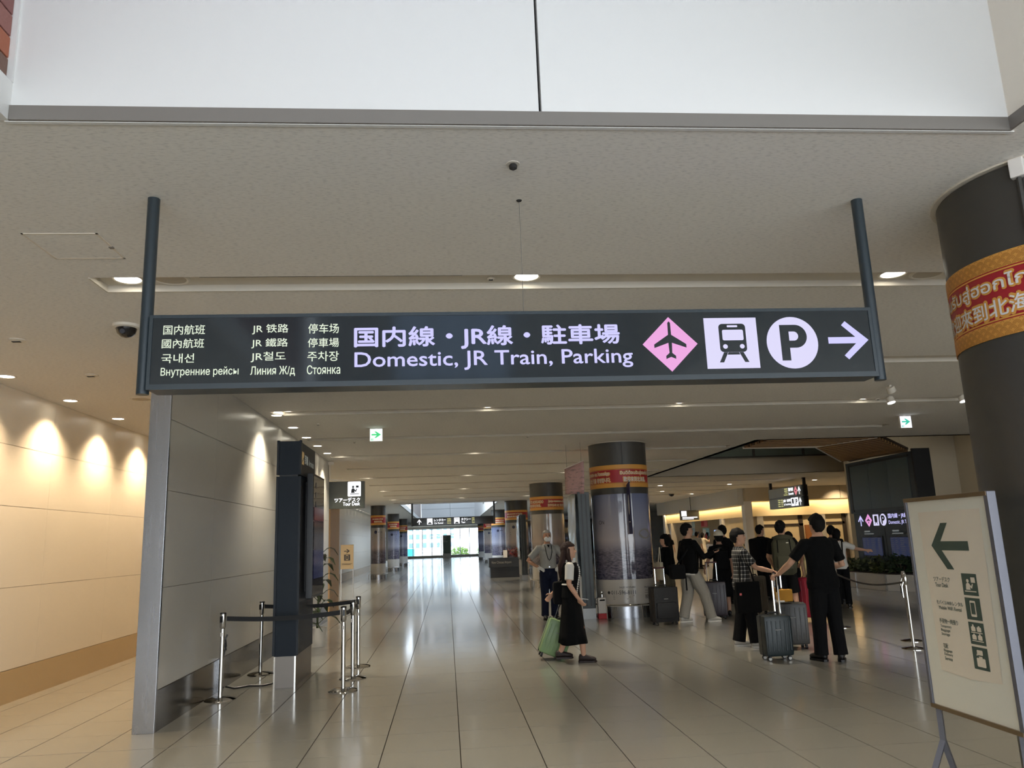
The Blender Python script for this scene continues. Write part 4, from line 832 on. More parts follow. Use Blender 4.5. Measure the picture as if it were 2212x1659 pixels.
# ---- display tower in the atrium with flight boards and planter
m_led = mat('led_wall', S(70, 86, 88), .3)
t = thing('display_tower', 'tall dark display tower with blank video wall over lit domestic sign and flight boards', 'display', (11.72, 21.7, 0), -PI/2)
B().box((0, .0, .45), (3.3, .3, 1.98)).obj('lower_body', m_signg, t); B().box((0, -.08, 1.98), (3.3, .3, 3.42)).obj('upper_body', m_signg, t, bevel=.01); B().box((3.3, -.1, .45), (3.36, .36, 3.48)).obj('end_panel', m_black, t)
B().box((.22, -.085, 2.08), (3.08, -.06, 3.3)).obj('video_wall', m_led, t)
for k in range(3): B().box((.22+.953*k+.004, -.092, 2.08), (.22+.953*(k+1)-.004, -.084, 3.3)).obj('led_panel', m_led, t)
B().box((.16, -.1, 2.02), (.22, -.05, 3.36)).obj('bezel', m_black, t); B().box((.16, -.1, 3.3), (3.14, -.05, 3.36)).obj('bezel', m_black, t)
F = Flat.plane(t, (0, -.001, 0), (1, 0, 0)); z0 = 1.62
F.polys(box_of(ARROW_U, .2, .5, z0, z0+.3), g_vio, e=.006, name='arrow_symbol'); F.poly([(.58, z0+.15), (.76, z0-.03), (.94, z0+.15), (.76, z0+.33)], g_pink, .006, 'diamond_panel'); F.polys(box_of(PLANE_ICON, .63, .89, z0+.02, z0+.28), m_ink, e=.01, name='aeroplane_symbol')
F.rect(1.0, 1.28, z0, z0+.3, g_lav, .006, 'train_panel'); F.polys(box_of(TRAIN_BODY, 1.0, 1.28, z0, z0+.3), m_ink, e=.01, name='train_symbol'); F.disc(1.5, z0+.15, .16, g_lav, e=.006, name='parking_disc'); F.text('P', 1.43, 1.58, z0+.05, z0+.25, m_ink, .05, e=.01)
F.text('国内線・JR線・駐車場', 1.75, 3.25, z0+.16, z0+.3, g_vio, .02, e=.006); F.text('Domestic, JR Train, Parking', 1.75, 3.25, z0+.0, z0+.12, g_vio, .006, e=.006)
g_scr = glow('flight_screen', (.012, .018, .05), 1.0); g_scr2 = glow('flight_screen_rows', (.05, .05, .06), .8); g_gr = glow('grey_caption', (.16, .17, .17), .8)
for q in (.35, 1.75):
    B().box((q-.05, -.02, .78), (q+1.02, .01, 1.34)).obj('flight_board', m_black, t); F.rect(q, q+.97, .82, 1.3, g_scr, .024, 'flight_screen')
    F.polys([[(q+.03+u, 1.26-.05*k), (q+.03+u+w_, 1.26-.05*k), (q+.03+u+w_, 1.28-.05*k), (q+.03+u, 1.28-.05*k)] for k in range(9) for u, w_ in ((0, .12), (.2, .08+.02*(k % 3)), (.42, .2-.03*(k % 2)), (.75, .14))], g_scr2, e=.027, name='flight_rows')
    F.rect(q+.12, q+.42, 1.45, 1.49, g_gr, .006, 'print_line'); F.rect(q+.1, q+.6, 1.39, 1.415, g_gr, .006, 'print_line')
    B().box((q+1.15, -.006, .5), (q+1.17, .01, 1.56)).obj('seam', m_black, t)
pl_ = thing('planter', 'long white planter trough at the foot of the display tower', 'planter', (11.0, 21.8, 0), -PI/2)
B().prism([(-.6, .5, 0), (-.2, -.05, 0), (2.7, -.05, 0), (3.5, .5, 0), (3.5, 1.0, 0), (-.6, 1.0, 0)], (0, 0, .4)).obj('trough', mat('white_planter', S(206, 200, 190), .3), pl_, bevel=.01)
for q in (-.2, 1.25, 2.7): B().box((q-.02, -.065, 0), (q+.02, -.045, .4)).obj('corner_trim', m_chrome, pl_)
B().box((-.3, .1, .4), (2.9, .9, .42)).obj('soil', mat('soil', S(46, 36, 28), .95), pl_)
m_lv = [mat('planter_leaf_%d' % i, c_, .5) for i, c_ in enumerate((S(58, 74, 36), S(40, 58, 30), S(90, 96, 44)))]
def shrub(label, loc, r, h, n, seed, m, parent_group):
    rr = random.Random(seed); t = thing('planter_shrub', label, 'shrub', loc, 0, parent_group); b = B()
    for k in range(n):
        a = rr.uniform(0, 2*PI); q = rr.random()**.5*r; c = Vector((q*math.cos(a), q*math.sin(a), h*rr.uniform(.15, 1)*(1-.4*(q/r)**2))); d = Vector((rr.gauss(0, 1), rr.gauss(0, 1), rr.gauss(.3, .6))).normalized(); e = d.orthogonal().normalized(); L = rr.uniform(.05, .09)
        b.quad(c, c+d*L+e*L*.4, c+d*L*2, c+d*L-e*L*.4)
    b.obj('leaves', m, t); s = B()
    for k in range(5): s.tube([(0, 0, 0), (r*.5*math.cos(k*1.3), r*.5*math.sin(k*1.3), h*.7)], [.012, .006], 5)
    s.obj('stems', MC['bark'], t); return t
for k in range(8): shrub('dark leafy shrub in the white planter, %s from the far left end' % (ORD+['eighth'])[k], (11.34+R.uniform(-.06, .04), 21.9-.42*k, .41), .3, R.uniform(.3, .5), 150, 20+k, m_lv[k % 3], 'shrubs in the white planter')
# ---- digital signage tower with foil-wrapped face
m_foil = mat('silver_foil', S(188, 194, 196), .25, .3, bump=(6, .6)); m_tow = mat('tower_charcoal', S(62, 70, 72), .4)
def tower(label, x, y, ln, h):
    t = thing('signage_tower', label, 'display stand', (x, y, 0), -PI/2, 'signage towers'); B().box((0, 0, 0), (ln, .26, .2)).obj('plinth', mat('grey_plinth', S(150, 150, 148), .35, .5), t); B().box((.01, .01, .2), (ln-.01, .25, h)).obj('body', m_tow, t, bevel=.008)
    B().box((.02, -.005, .2), (ln-.04, .01, .82)).obj('lower_panel', m_greyp, t); bb = B(); nx, nz = 8, 16; g = []
    for i in range(nx+1):
        for j in range(nz+1):
            u, v = i/nx, j/nz; g.append(bb.bm.verts.new((.01+(ln-.05)*u, -.03-.03*noise.noise(Vector((u*3, v*5, x)))-.02*math.sin(v*PI), .83+(h-.85)*v)))
    for i in range(nx):
        for j in range(nz): a = i*(nz+1)+j; bb.bm.faces.new((g[a], g[a+nz+1], g[a+nz+2], g[a+1]))
    o = bb.obj('foil_cover', m_foil, t, smooth=True, auto=False); sm = o.modifiers.new('thickness', 'SOLIDIFY'); sm.thickness = .004
    B().box((ln-.012, .07, .25), (ln-.004, .1, h-.05)).obj('edge_groove', m_black, t); B().box((ln-.012, .16, .25), (ln-.004, .19, h-.05)).obj('edge_groove', m_black, t); return t
tower('silver foil covered signage tower behind the woman in the black dress', 2.66, 16.75, 1.02, 2.5); tower('silver foil covered signage tower farther off beside the masked guard', 2.98, 33.0, 1.1, 2.62)
t = thing('hanging_banner', 'small curled pink and red banner hanging from the ceiling by the foil tower', 'banner', (2.63, 16.0, 2.46)); bb = B(); g = []
for i in range(7):
    for j in range(9):
        u, v = i/6, j/8; g.append(bb.bm.verts.new((-.16+.32*u, -.5*u+.14*(1-v)**3*(1 if u > .5 else .4), .18*u*0+.02+.52*v+.14*u*(v*.6+.2)-.05*(1-v)**2*u)))
for i in range(6):
    for j in range(8): a = i*9+j; bb.bm.faces.new((g[a], g[a+9], g[a+10], g[a+1]))
o = bb.obj('cloth', mat('faded_red_banner', S(196, 158, 158), .6, speck=(6, .4, (1, 1, 4))), t, smooth=True, auto=False); sm = o.modifiers.new('thickness', 'SOLIDIFY'); sm.thickness = .003
B().tube([(-.18, .02, .54), (.17, -.52, .66)], .008, 6).obj('rod', m_ltxt, t)
for p in ((-.12, -.06, .56), (.12, -.44, .64)): B().tube([p, (p[0], p[1], 1.04)], .003, 4).obj('string', m_lip, t)
# white extinguisher stand beside the column
t = thing('extinguisher_box', 'slim white extinguisher stand with red foot beside the poster column', 'extinguisher', (3.04, 15.72, 0)); B().box((-.08, -.07, .1), (.08, .08, .40)).obj('body', m_ltxt, t, bevel=.012); B().box((-.085, -.075, 0), (.085, .085, .1)).obj('foot', mat('red_plastic', S(190, 40, 44), .4), t, bevel=.006); B().box((-.05, -.074, .34), (.05, -.069, .37)).obj('slot', m_dark, t)
B().tube([(-.06, .02, .4), (-.12, .02, .38), (-.13, .03, .15), (-.1, .04, .02)], .01, 6).obj('cord', m_black, t, smooth=True); B().cyl((.02, .02, .4), (.02, .02, .46), .02).obj('valve', m_chrome, t); B().ell((.02, .02, .5), (.035, .02, .035)).obj('gauge', m_chrome, t, smooth=True)
# black planter reading New Chitose Airport
t = thing('flower_planter', 'low black planter lettered New Chitose Airport at the right of the hall', 'planter', (2.6, 35, 0)); B().box((-.72, 0, 0), (.75, .9, .45)).obj('base', m_black, t); B().box((-.78, -.06, .45), (.78, .95, .86)).obj('trough', mat('black_trough', S(30, 30, 30), .35), t, bevel=.01); F = Flat.plane(t, (-.78, -.062, 0), (1, 0, 0)); F.text('New Chitose Airport', .12, 1.0, .58, .72, mat('silver_letter', S(150, 146, 136), .4), e=.004)
B().box((-.13, .0, .86), (.05, .04, 1.18)).obj('card', m_ltxt, t)
for k, (x, c_) in enumerate(((.12, S(60, 30, 34)), (.38, S(120, 30, 36)), (.6, S(70, 80, 40)))): shrub('clump of %s in the black airport planter' % ('dark maroon leaves', 'red flowers', 'green leaves')[k], (2.6+x, 35.35, .86), .26, .42, 90, 50+k, mat('clump_%d' % k, c_, .6), 'planting in the black planter')
# flower garland pillar by the guard
t = thing('flower_garland', 'tall garland of pink and cream blossoms behind the far foil tower', 'garland', (3.5, 31.0, 0)); B().cyl((0, 0, 0), (0, 0, 2.7), .1).obj('post', m_tow, t)
for q, c_ in enumerate((S(170, 120, 116), S(196, 170, 140), S(120, 44, 50))):
    b = B(); rr = random.Random(q)
    for k in range(70): a = rr.uniform(0, 2*PI); b.ell((.15*math.cos(a), .15*math.sin(a), rr.uniform(.7, 2.85)), (.05, .05, .045), 6, 4)
    b.obj('blossom_cluster', mat('blossom_%d' % q, c_, .8), t)
# beige notice stand and warm counter portal beyond the partition
t = thing('notice_stand', 'beige notice stand with right arrow and phone symbol beyond the partition', 'sign', (-3.02, 24.2, 0)); B().box((-.19, 0, .92), (.19, .03, 1.64)).obj('board', mat('tan_board', S(172, 152, 122), .7), t)
for x in (-.18, .18): B().cyl((x, .015, 0), (x, .015, .92), .012).obj('leg', m_chrome, t)
B().box((-.2, -.12, 0), (.2, .15, .02)).obj('foot', m_chrome, t); F = Flat.plane(t, (-.19, -.001, 0), (1, 0, 0)); F.polys(box_of(ARROW_R, .1, .27, 1.38, 1.52), m_dtxt, e=.004, name='arrow_symbol'); F.rect(.1, .28, 1.17, 1.35, m_dtxt, .004, 'pictogram_panel'); F.polys(box_of(PHONE_ICON, .1, .28, 1.17, 1.35), MC['tan_board'], e=.006, name='pictogram'); F.polys(box_of(PHONE_CUT, .1, .28, 1.17, 1.35), m_dtxt, e=.008, name='pictogram_cut')
F.rect(.03, .34, 1.08, 1.09, m_dtxt, .004, 'print_line'); F.rect(.03, .3, 1.05, 1.06, m_dtxt, .004, 'print_line')
t = thing('counter_portal', 'warm timber counter portal with glowing head beyond the partition', 'counter', (-3.55, 19.2, 0)); m_tim = mat('warm_timber', S(168, 136, 98), .5)
B().box((-.9, 0, 0), (-.75, 1.6, 2.6)).obj('side_panel', m_tim, t); B().box((.6, 0, 0), (.75, 1.6, 2.6)).obj('side_panel', m_tim, t); B().box((-.9, -.02, 2.6), (.75, 1.6, 2.75)).obj('head_panel', m_panel, t); B().box((-.75, .2, 0), (.6, .7, 1.0)).obj('desk', m_tim, t); B().box((.3, .1, 1.9), (.55, .3, 2.25)).obj('lit_sign', g_white, t); B().box((-.75, .1, 2.55), (.6, .2, 2.59)).obj('light_strip', glow('warm_strip', (1, .75, .4), 6), t)
t = thing('leaflet_stand', 'narrow white leaflet stand beside the warm counter portal', 'stand', (-3.0, 21.2, 0)); B().box((-.16, 0, 0), (.06, .3, 1.6)).obj('body', m_panel, t); B().box((.06, 0, 0), (.12, .05, 1.9)).obj('light_edge', m_ltxt, t)
for k in range(4): B().box((-.14, -.02, .4+.28*k), (.04, 0, .6+.28*k)).obj('leaflet_pocket', (m_dtxt, m_greyp)[k % 2], t)
# ================================================================== SHOPS BEYOND THE ATRIUM
m_cream = mat('cream_shop_wall', S(226, 206, 164), .5); m_fas = mat('pale_fascia', S(206, 204, 196), .5); m_brown = mat('brown_door', S(150, 96, 52), .5); m_frame = mat('dark_shop_frame', S(62, 52, 44), .5); m_pil = mat('grey_pillar', S(176, 170, 158), .5)
sh = croot('wall_shops')
FX, FY = 13.2, 33.8
for k in range(4): B().box((FX-.25, FY+3.4*k+.01, 2.78), (FX+.3, FY+3.4*(k+1)-.01, 3.5)).obj('fascia_panel', m_fas, sh)
for k in range(4): B().box((FX+2.2*k+.01, FY-.25, 2.92), (FX+2.2*(k+1)-.01, FY+.3, 3.5)).obj('fascia_panel', m_beige, sh)
B().box((FX+.2, FY, 2.25), (FX+.3, FY+13.6, 2.78)).obj('cove_panel', m_cream, sh); B().box((FX+.3, FY+.1, 2.25), (22, FY+.2, 2.92)).obj('cove_panel', m_cream, sh)
def strip(loc, rot, ln, e):
    l = bpy.data.lights.new('cove_strip', 'AREA'); l.shape = 'RECTANGLE'; l.size = ln; l.size_y = .05; l.energy = e; l.color = (1, .72, .38); o = bpy.data.objects.new('cove_strip', l); C.objects.link(o); o.location = loc; o.rotation_euler = rot
strip((FX+.08, FY+6.8, 2.76), (0, 0, PI/2), 13, 90); strip((FX+4.6, FY-.02, 2.90), (0, 0, 0), 8.6, 65)
B().box((FX, FY-.05, 0), (FX+.35, FY+.3, 2.92)).obj('corner_pillar', m_white, sh); B().box((FX+.1, FY+13.2, 0), (FX+.5, FY+13.6, 3.5)).obj('end_pillar', m_white, sh)
B().box((FX+.28, FY+.3, 0), (FX+.4, FY+3.3, 2.25)).obj('side_panel', m_cream, sh); B().box((FX+.26, FY+.9, 0), (FX+.285, FY+2.6, 2.0)).obj('service_door', mat('service_door_cream', S(220, 198, 152), .5), sh); B().box((FX+.25, FY+1.0, .95), (FX+.262, FY+1.1, 1.15)).obj('door_plate', m_dark, sh)
B().box((FX+.1, FY+3.3, 0), (FX+.4, FY+3.6, 2.25)).obj('pillar', m_white, sh); B().box((FX+.1, FY+12.0, 0), (FX+.4, FY+12.3, 2.25)).obj('pillar', m_panel, sh)
B().box((FX+4.5, FY+3.3, 0), (FX+4.6, FY+12.3, 3.5)).obj('kiosk_back_wall', mat('kiosk_back', S(150, 136, 112), .6), sh); B().box((FX+.4, FY+3.3, 2.6), (FX+4.6, FY+12.3, 2.7)).obj('kiosk_ceiling', m_cream, sh); B().box((FX+.4, FY+12.3, 0), (FX+4.6, FY+12.4, 2.7)).obj('kiosk_side_wall', m_panel, sh)
for x, z in ((FX+2.2, FY+5.5), (FX+2.2, FY+9.5)): spot((x, z, 2.58), 160, 120, NEUT, .8)
# right facade: cream bays with dark frames
B().box((FX+.35, FY+.35, 0), (22, FY+.45, 2.25)).obj('bay_wall', m_cream, sh)
X = lambda px: FX+.2+(px-1610)*.0244
for a, b, z0, z1, m_, nm in ((1640, 1716, 1.78, 1.88, m_frame, 'transom_bar'), (1708, 1716, 0, 2.25, m_frame, 'post_bar'), (1719, 1733, 0, 1.8, m_brown, 'brown_door'), (1736, 1756, 0, 2.25, m_pil, 'grey_pillar'), (1757, 1796, 1.8, 1.9, m_frame, 'transom_bar'), (1792, 1799, 0, 2.25, m_frame, 'post_bar'), (1800, 1816, 0, 2.25, m_pil, 'grey_pillar'), (1626, 1638, 0, 2.25, m_pil, 'grey_pillar')):
    d0 = .12 if 'pillar' in nm else .3; B().box((X(a), FY+d0, z0), (X(b), FY+.4, z1)).obj(nm, m_, sh)
B().cyl((X(1721.5), FY+.28, .95), (X(1721.5)+.12, FY+.28, .95), .015).obj('door_handle', m_chrome, sh)
spot((X(1680), FY-1.2, 3.4), 150, 90, WARM, .8, aim=(X(1680), FY+.3, 1.6)); spot((X(1775), FY-1.2, 3.4), 150, 90, WARM, .8, aim=(X(1775), FY+.3, 1.6))
# counter with machines and notices
t = thing('shop_counter', 'pale service counter of the small shop behind the queue', 'counter', (FX+.6, FY+3.8, 0)); B().box((0, 0, 0), (.6, 8.0, .95)).obj('front', m_panel, t); B().box((-.05, 0, .95), (.7, 8.0, 1.0)).obj('top', m_ltxt, t); B().box((-.01, 2.0, .35), (0, 4.2, .75)).obj('front_screen', m_ink, t)
for k, (dy, z, w_, h, c_, lab) in enumerate(((7.4, 1.95, 1.0, .42, S(190, 214, 222), 'pale blue notice sheet hung high in the shop'), (7.4, 1.5, .9, .42, S(170, 200, 214), 'blue and white notice sheet with red mark in the shop'), (5.2, 1.95, 1.1, .42, S(210, 120, 126), 'red and white notice sheet hung in the shop'), (5.0, 1.45, 1.1, .42, S(150, 196, 206), 'colourful notice board with yellow corner in the shop'), (1.2, 2.0, 1.3, .45, S(206, 216, 216), 'white notice sheet right of the shop opening'), (1.2, 1.5, 1.2, .45, S(186, 204, 212), 'grey and white notice sheet below it right of the shop opening'), (2.2, 1.55, .8, .45, S(50, 40, 60), 'dark picture menu in the shop'), (6.6, 1.2, .7, .5, S(34, 40, 80), 'dark blue poster on the shop counter left'), (4.9, 1.15, .6, .5, S(60, 66, 50), 'dark green menu board on the shop counter'))):
    t = thing('notice_board', lab, 'notice', (FX+1.1, FY+3.7+dy, z), 0, 'notices in the shop'); B().box((0, -w_/2, 0), (.02, w_/2, h)).obj('sheet', mat('notice_%d' % k, c_, .6), t)
    F = Flat.plane(t, (-.001, w_/2, 0), (0, -1, 0)); F.rect(w_*.08, w_*.5, h*.15, h*.85, mat('notice_p%d' % (k % 3), (S(236, 232, 226), S(210, 170, 80), S(190, 60, 70))[k % 3], .6), .004, 'printed_block')
t = thing('drink_machine', 'white and blue drink machine on the shop counter', 'machine', (FX+.9, FY+6.0, 1.0)); B().box((0, -.7, 0), (.5, .7, .55)).obj('body', m_ink, t); B().box((-.02, -.75, .55), (.52, .75, .75)).obj('lit_header', glow('blue_header', (.35, .5, .8), .9), t)
for k in range(5): B().cyl((-.03, -.5+.25*k, .1), (-.03, -.5+.25*k, .35), .04).obj('dispenser', m_chrome, t)
t = thing('blade_sign', 'small dark lit sign jutting over the shop queue', 'sign', (FX-.6, FY+6.0, 2.3)); B().box((-.5, 0, 0), (.5, .12, .5)).obj('housing', MC['olive_dark_sign'], t); B().tube([(.1, .06, .5), (.1, .06, 1.2)], .015, 6).obj('hanger', m_black, t); F = Flat.plane(t, (-.5, -.001, 0), (1, 0, 0)); F.rect(.06, .34, .2, .47, g_white, .006, 'lit_panel'); F.rect(.1, .9, .11, .16, g_white, .006, 'print_line'); F.rect(.1, .7, .04, .08, g_white, .006, 'print_line')
t = thing('round_sign', 'small oval lit plate on the shop cove', 'sign', (FX+.1, FY+9.2, 2.35)); B().box((-.02, -.12, 0), (.04, .12, .45)).obj('plate', m_ltxt, t, bevel=.01); B().box((-.025, -.05, .12), (-.02, .05, .33)).obj('mark', m_navyd, t)
t = thing('reception_desk', 'white reception desk glimpsed at the far right behind the planter', 'desk', (X(1825), 31.5, 0)); B().box((-.8, 0, 0), (1.2, .8, .8)).obj('body', m_ltxt, t); B().box((-.9, -.05, .8), (1.3, .85, .86)).obj('top', m_ink, t); B().cyl((.2, .3, .86), (.2, .3, 1.5), .04).obj('lamp_stem', m_ltxt, t); B().ell((.2, .3, 1.6), (.2, .2, .14)).obj('lamp_shade', g_white, t, smooth=True)
# ================================================================== LUGGAGE
m_tyre = mat('wheel_black', S(26, 26, 28), .5); m_hub = mat('wheel_hub', S(200, 198, 192), .4)
def suitcase(label, loc, rz, w_, d, h, col, handle=.0, hx=0, hw=.09, tilt=0, ribs=True, soft=False, hub=False, rot=None):
    t = thing('suitcase', label, 'suitcase', loc, 0, 'suitcases in the hall', rot=rot or (tilt, 0, rz)); ms = mat('shell_%s' % label[:24].replace(' ', '_'), col, .55 if soft else .4, bump=(90, .2) if soft else None)
    B().box((-w_/2, -d/2, .055), (w_/2, d/2, h)).obj('shell', ms, t, bevel=.035 if not soft else .022, smooth=True)
    if ribs:
        for k in range(6):
            x = -w_*.4+w_*.8*k/5; B().box((x-.008, -d/2-.006, .12), (x+.008, d/2+.006, h-.06)).obj('rib', ms, t, bevel=.004)
    if soft: B().box((-w_*.42, -d/2-.03, .12), (w_*.42, -d/2+.01, h*.6)).obj('front_pocket', ms, t, bevel=.02, smooth=True)
    B().box((-w_/2-.004, -.008, .055), (w_/2+.004, .008, h+.002)).obj('zip_band', m_tyre, t, bevel=.003); B().tube([(-.07, 0, h-.005), (-.06, 0, h+.03), (.06, 0, h+.03), (.07, 0, h-.005)], .012, 8).obj('carry_handle', m_tyre, t, smooth=True)
    B().box((-.05, -d/2-.009, h*.68), (.03, -d/2-.003, h*.70)).obj('badge', mat('badge_grey', S(130, 130, 128), .5), t)
    for sx in (-1, 1):
        for sy in (-1, 1):
            c = Vector((sx*(w_/2-.05), sy*(d/2-.045), .027)); ax = Vector((0, 1, 0)) if hub else Vector((1, 0, 0)); wh = B().cyl(c-ax*.014, c+ax*.014, .027, n=16).obj('wheel', m_tyre, t, smooth=True); B().cyl(c-ax*.016, c+ax*.016, .02 if hub else .01, n=12).obj('hub', m_hub, wh, smooth=True); B().box((c.x-.012, c.y-.02, .04), (c.x+.012, c.y+.02, .075)).obj('caster', m_tyre, t)
    if handle:
        for s in (-1, 1): B().box((hx+s*hw-.008, d/2-.035, h-.01), (hx+s*hw+.008, d/2-.02, handle)).obj('handle_tube', m_chrome, t)
        B().box((hx-hw-.02, d/2-.045, handle-.005), (hx+hw+.02, d/2-.01, handle+.022)).obj('handle_grip', mat('red_black_grip', S(70, 26, 28), .5), t, bevel=.008)
    return t
suitcase('pale green hard suitcase tilted behind the woman in the black dress', (1.33, 10.8, .0), 0, .36, .25, .52, S(126, 154, 106), handle=.92, rot=(0, .40, 0))
suitcase('black soft suitcase standing in front of the poster column', (3.87, 14.15, 0), .12, .46, .28, .66, S(17, 17, 21), handle=.98, soft=True, ribs=False)
suitcase('dark plum suitcase half hidden behind the man in grey trousers', (5.02, 14.75, 0), -.2, .42, .28, .68, S(40, 28, 36), handle=1.02)
suitcase('small dark teal suitcase with white wheel hubs held by the man in black', (4.07, 9.8, 0), .05, .36, .24, .54, S(20, 34, 37), handle=1.0, hx=.11, hw=.035, hub=True)
suitcase('grey suitcase standing just behind the teal one', (4.68, 10.68, 0), -.12, .4, .26, .60, S(62, 61, 60), handle=1.0, hx=-.1, hw=.045)
suitcase('tall bright red suitcase beside the man with the olive backpack', (6.47, 13.75, 0), -.5, .42, .28, .74, S(140, 24, 44))
suitcase('brown hard suitcase beyond the two clasping hands', (6.0, 15.2, 0), .4, .4, .26, .72, S(92, 84, 74), handle=1.05)
# ================================================================== PEOPLE
SKIN = mat('skin', S(196, 152, 126), .5, spec=.35); SKIN2 = mat('skin_tan', S(178, 132, 106), .5, spec=.35); HAIR = mat('black_hair', S(16, 14, 14), .75, spec=.2, bump=(120, .5)); HAIRB = mat('dark_brown_hair', S(44, 28, 24), .7, spec=.25); HAIRG = mat('grey_hair', S(150, 146, 140), .5)
def remesh(b, voxel, smooth=4):
    bmesh.ops.recalc_face_normals(b.bm, faces=b.bm.faces); me = bpy.data.meshes.new('tmp'); b.bm.to_mesh(me); b.bm.free(); o = bpy.data.objects.new('tmp', me)
    r_ = o.modifiers.new('r', 'REMESH'); r_.mode = 'VOXEL'; r_.voxel_size = voxel; r_.use_smooth_shade = True; s_ = o.modifiers.new('s', 'SMOOTH'); s_.factor = .5; s_.iterations = smooth
    out = tmp_mesh(o); bpy.data.meshes.remove(me)
    for p in out.polygons: p.use_smooth = True
    return out
TORSO = [(.80, .10, .085, 0), (.86, .160, .112, -.008), (.93, .168, .120, -.012), (1.02, .148, .105, -.004), (1.10, .138, .098, .004), (1.20, .148, .106, .006), (1.30, .164, .115, .006), (1.38, .172, .108, 0), (1.43, .150, .085, -.006), (1.47, .088, .066, -.012), (1.51, .057, .060, -.006), (1.57, .052, .055, .008)]
HEAD = [(1.522, .030, .026, .058), (1.540, .048, .055, .036), (1.562, .058, .074, .020), (1.595, .066, .088, .010), (1.635, .073, .095, .002), (1.675, .075, .097, -.004), (1.708, .069, .088, -.006), (1.735, .048, .062, -.008), (1.75, .014, .02, -.008)]
def ering(z, rx, ry, yo, n=20): return [Vector((rx*math.cos(2*PI*k/n), yo+ry*math.sin(2*PI*k/n), z)) for k in range(n)]
def hand(b, wr, d, n, side, curl=.5):
    d = d.normalized(); n = (n-d*n.dot(d)).normalized(); lat = d.cross(n)*side
    b.tube([wr-d*.02, wr+d*.02, wr+d*.06, wr+d*.095], [(.016, .026), (.017, .036), (.016, .042), (.012, .038)], 10, up=n)
    for k, L in enumerate((.068, .078, .073, .058)):
        p = wr+d*.088+lat*(.031-.0205*k); pts = [p]; a = curl*.45
        for s in (.42, .33, .25):
            q = d*math.cos(a)+n*math.sin(a); p = p+q*L*s; pts.append(p); a += curl*.75
        b.limb(pts, [.0098, .0092, .0085, .0075], 8)
    p = wr+d*.025+lat*.036; q = (d*.65+lat*.6+n*.35).normalized(); p2 = p+q*.04; q2 = (d*.9+lat*.1+n*(.3+.4*curl)).normalized(); b.limb([p, p2, p2+q2*.032], [.0125, .011, .0085], 8)
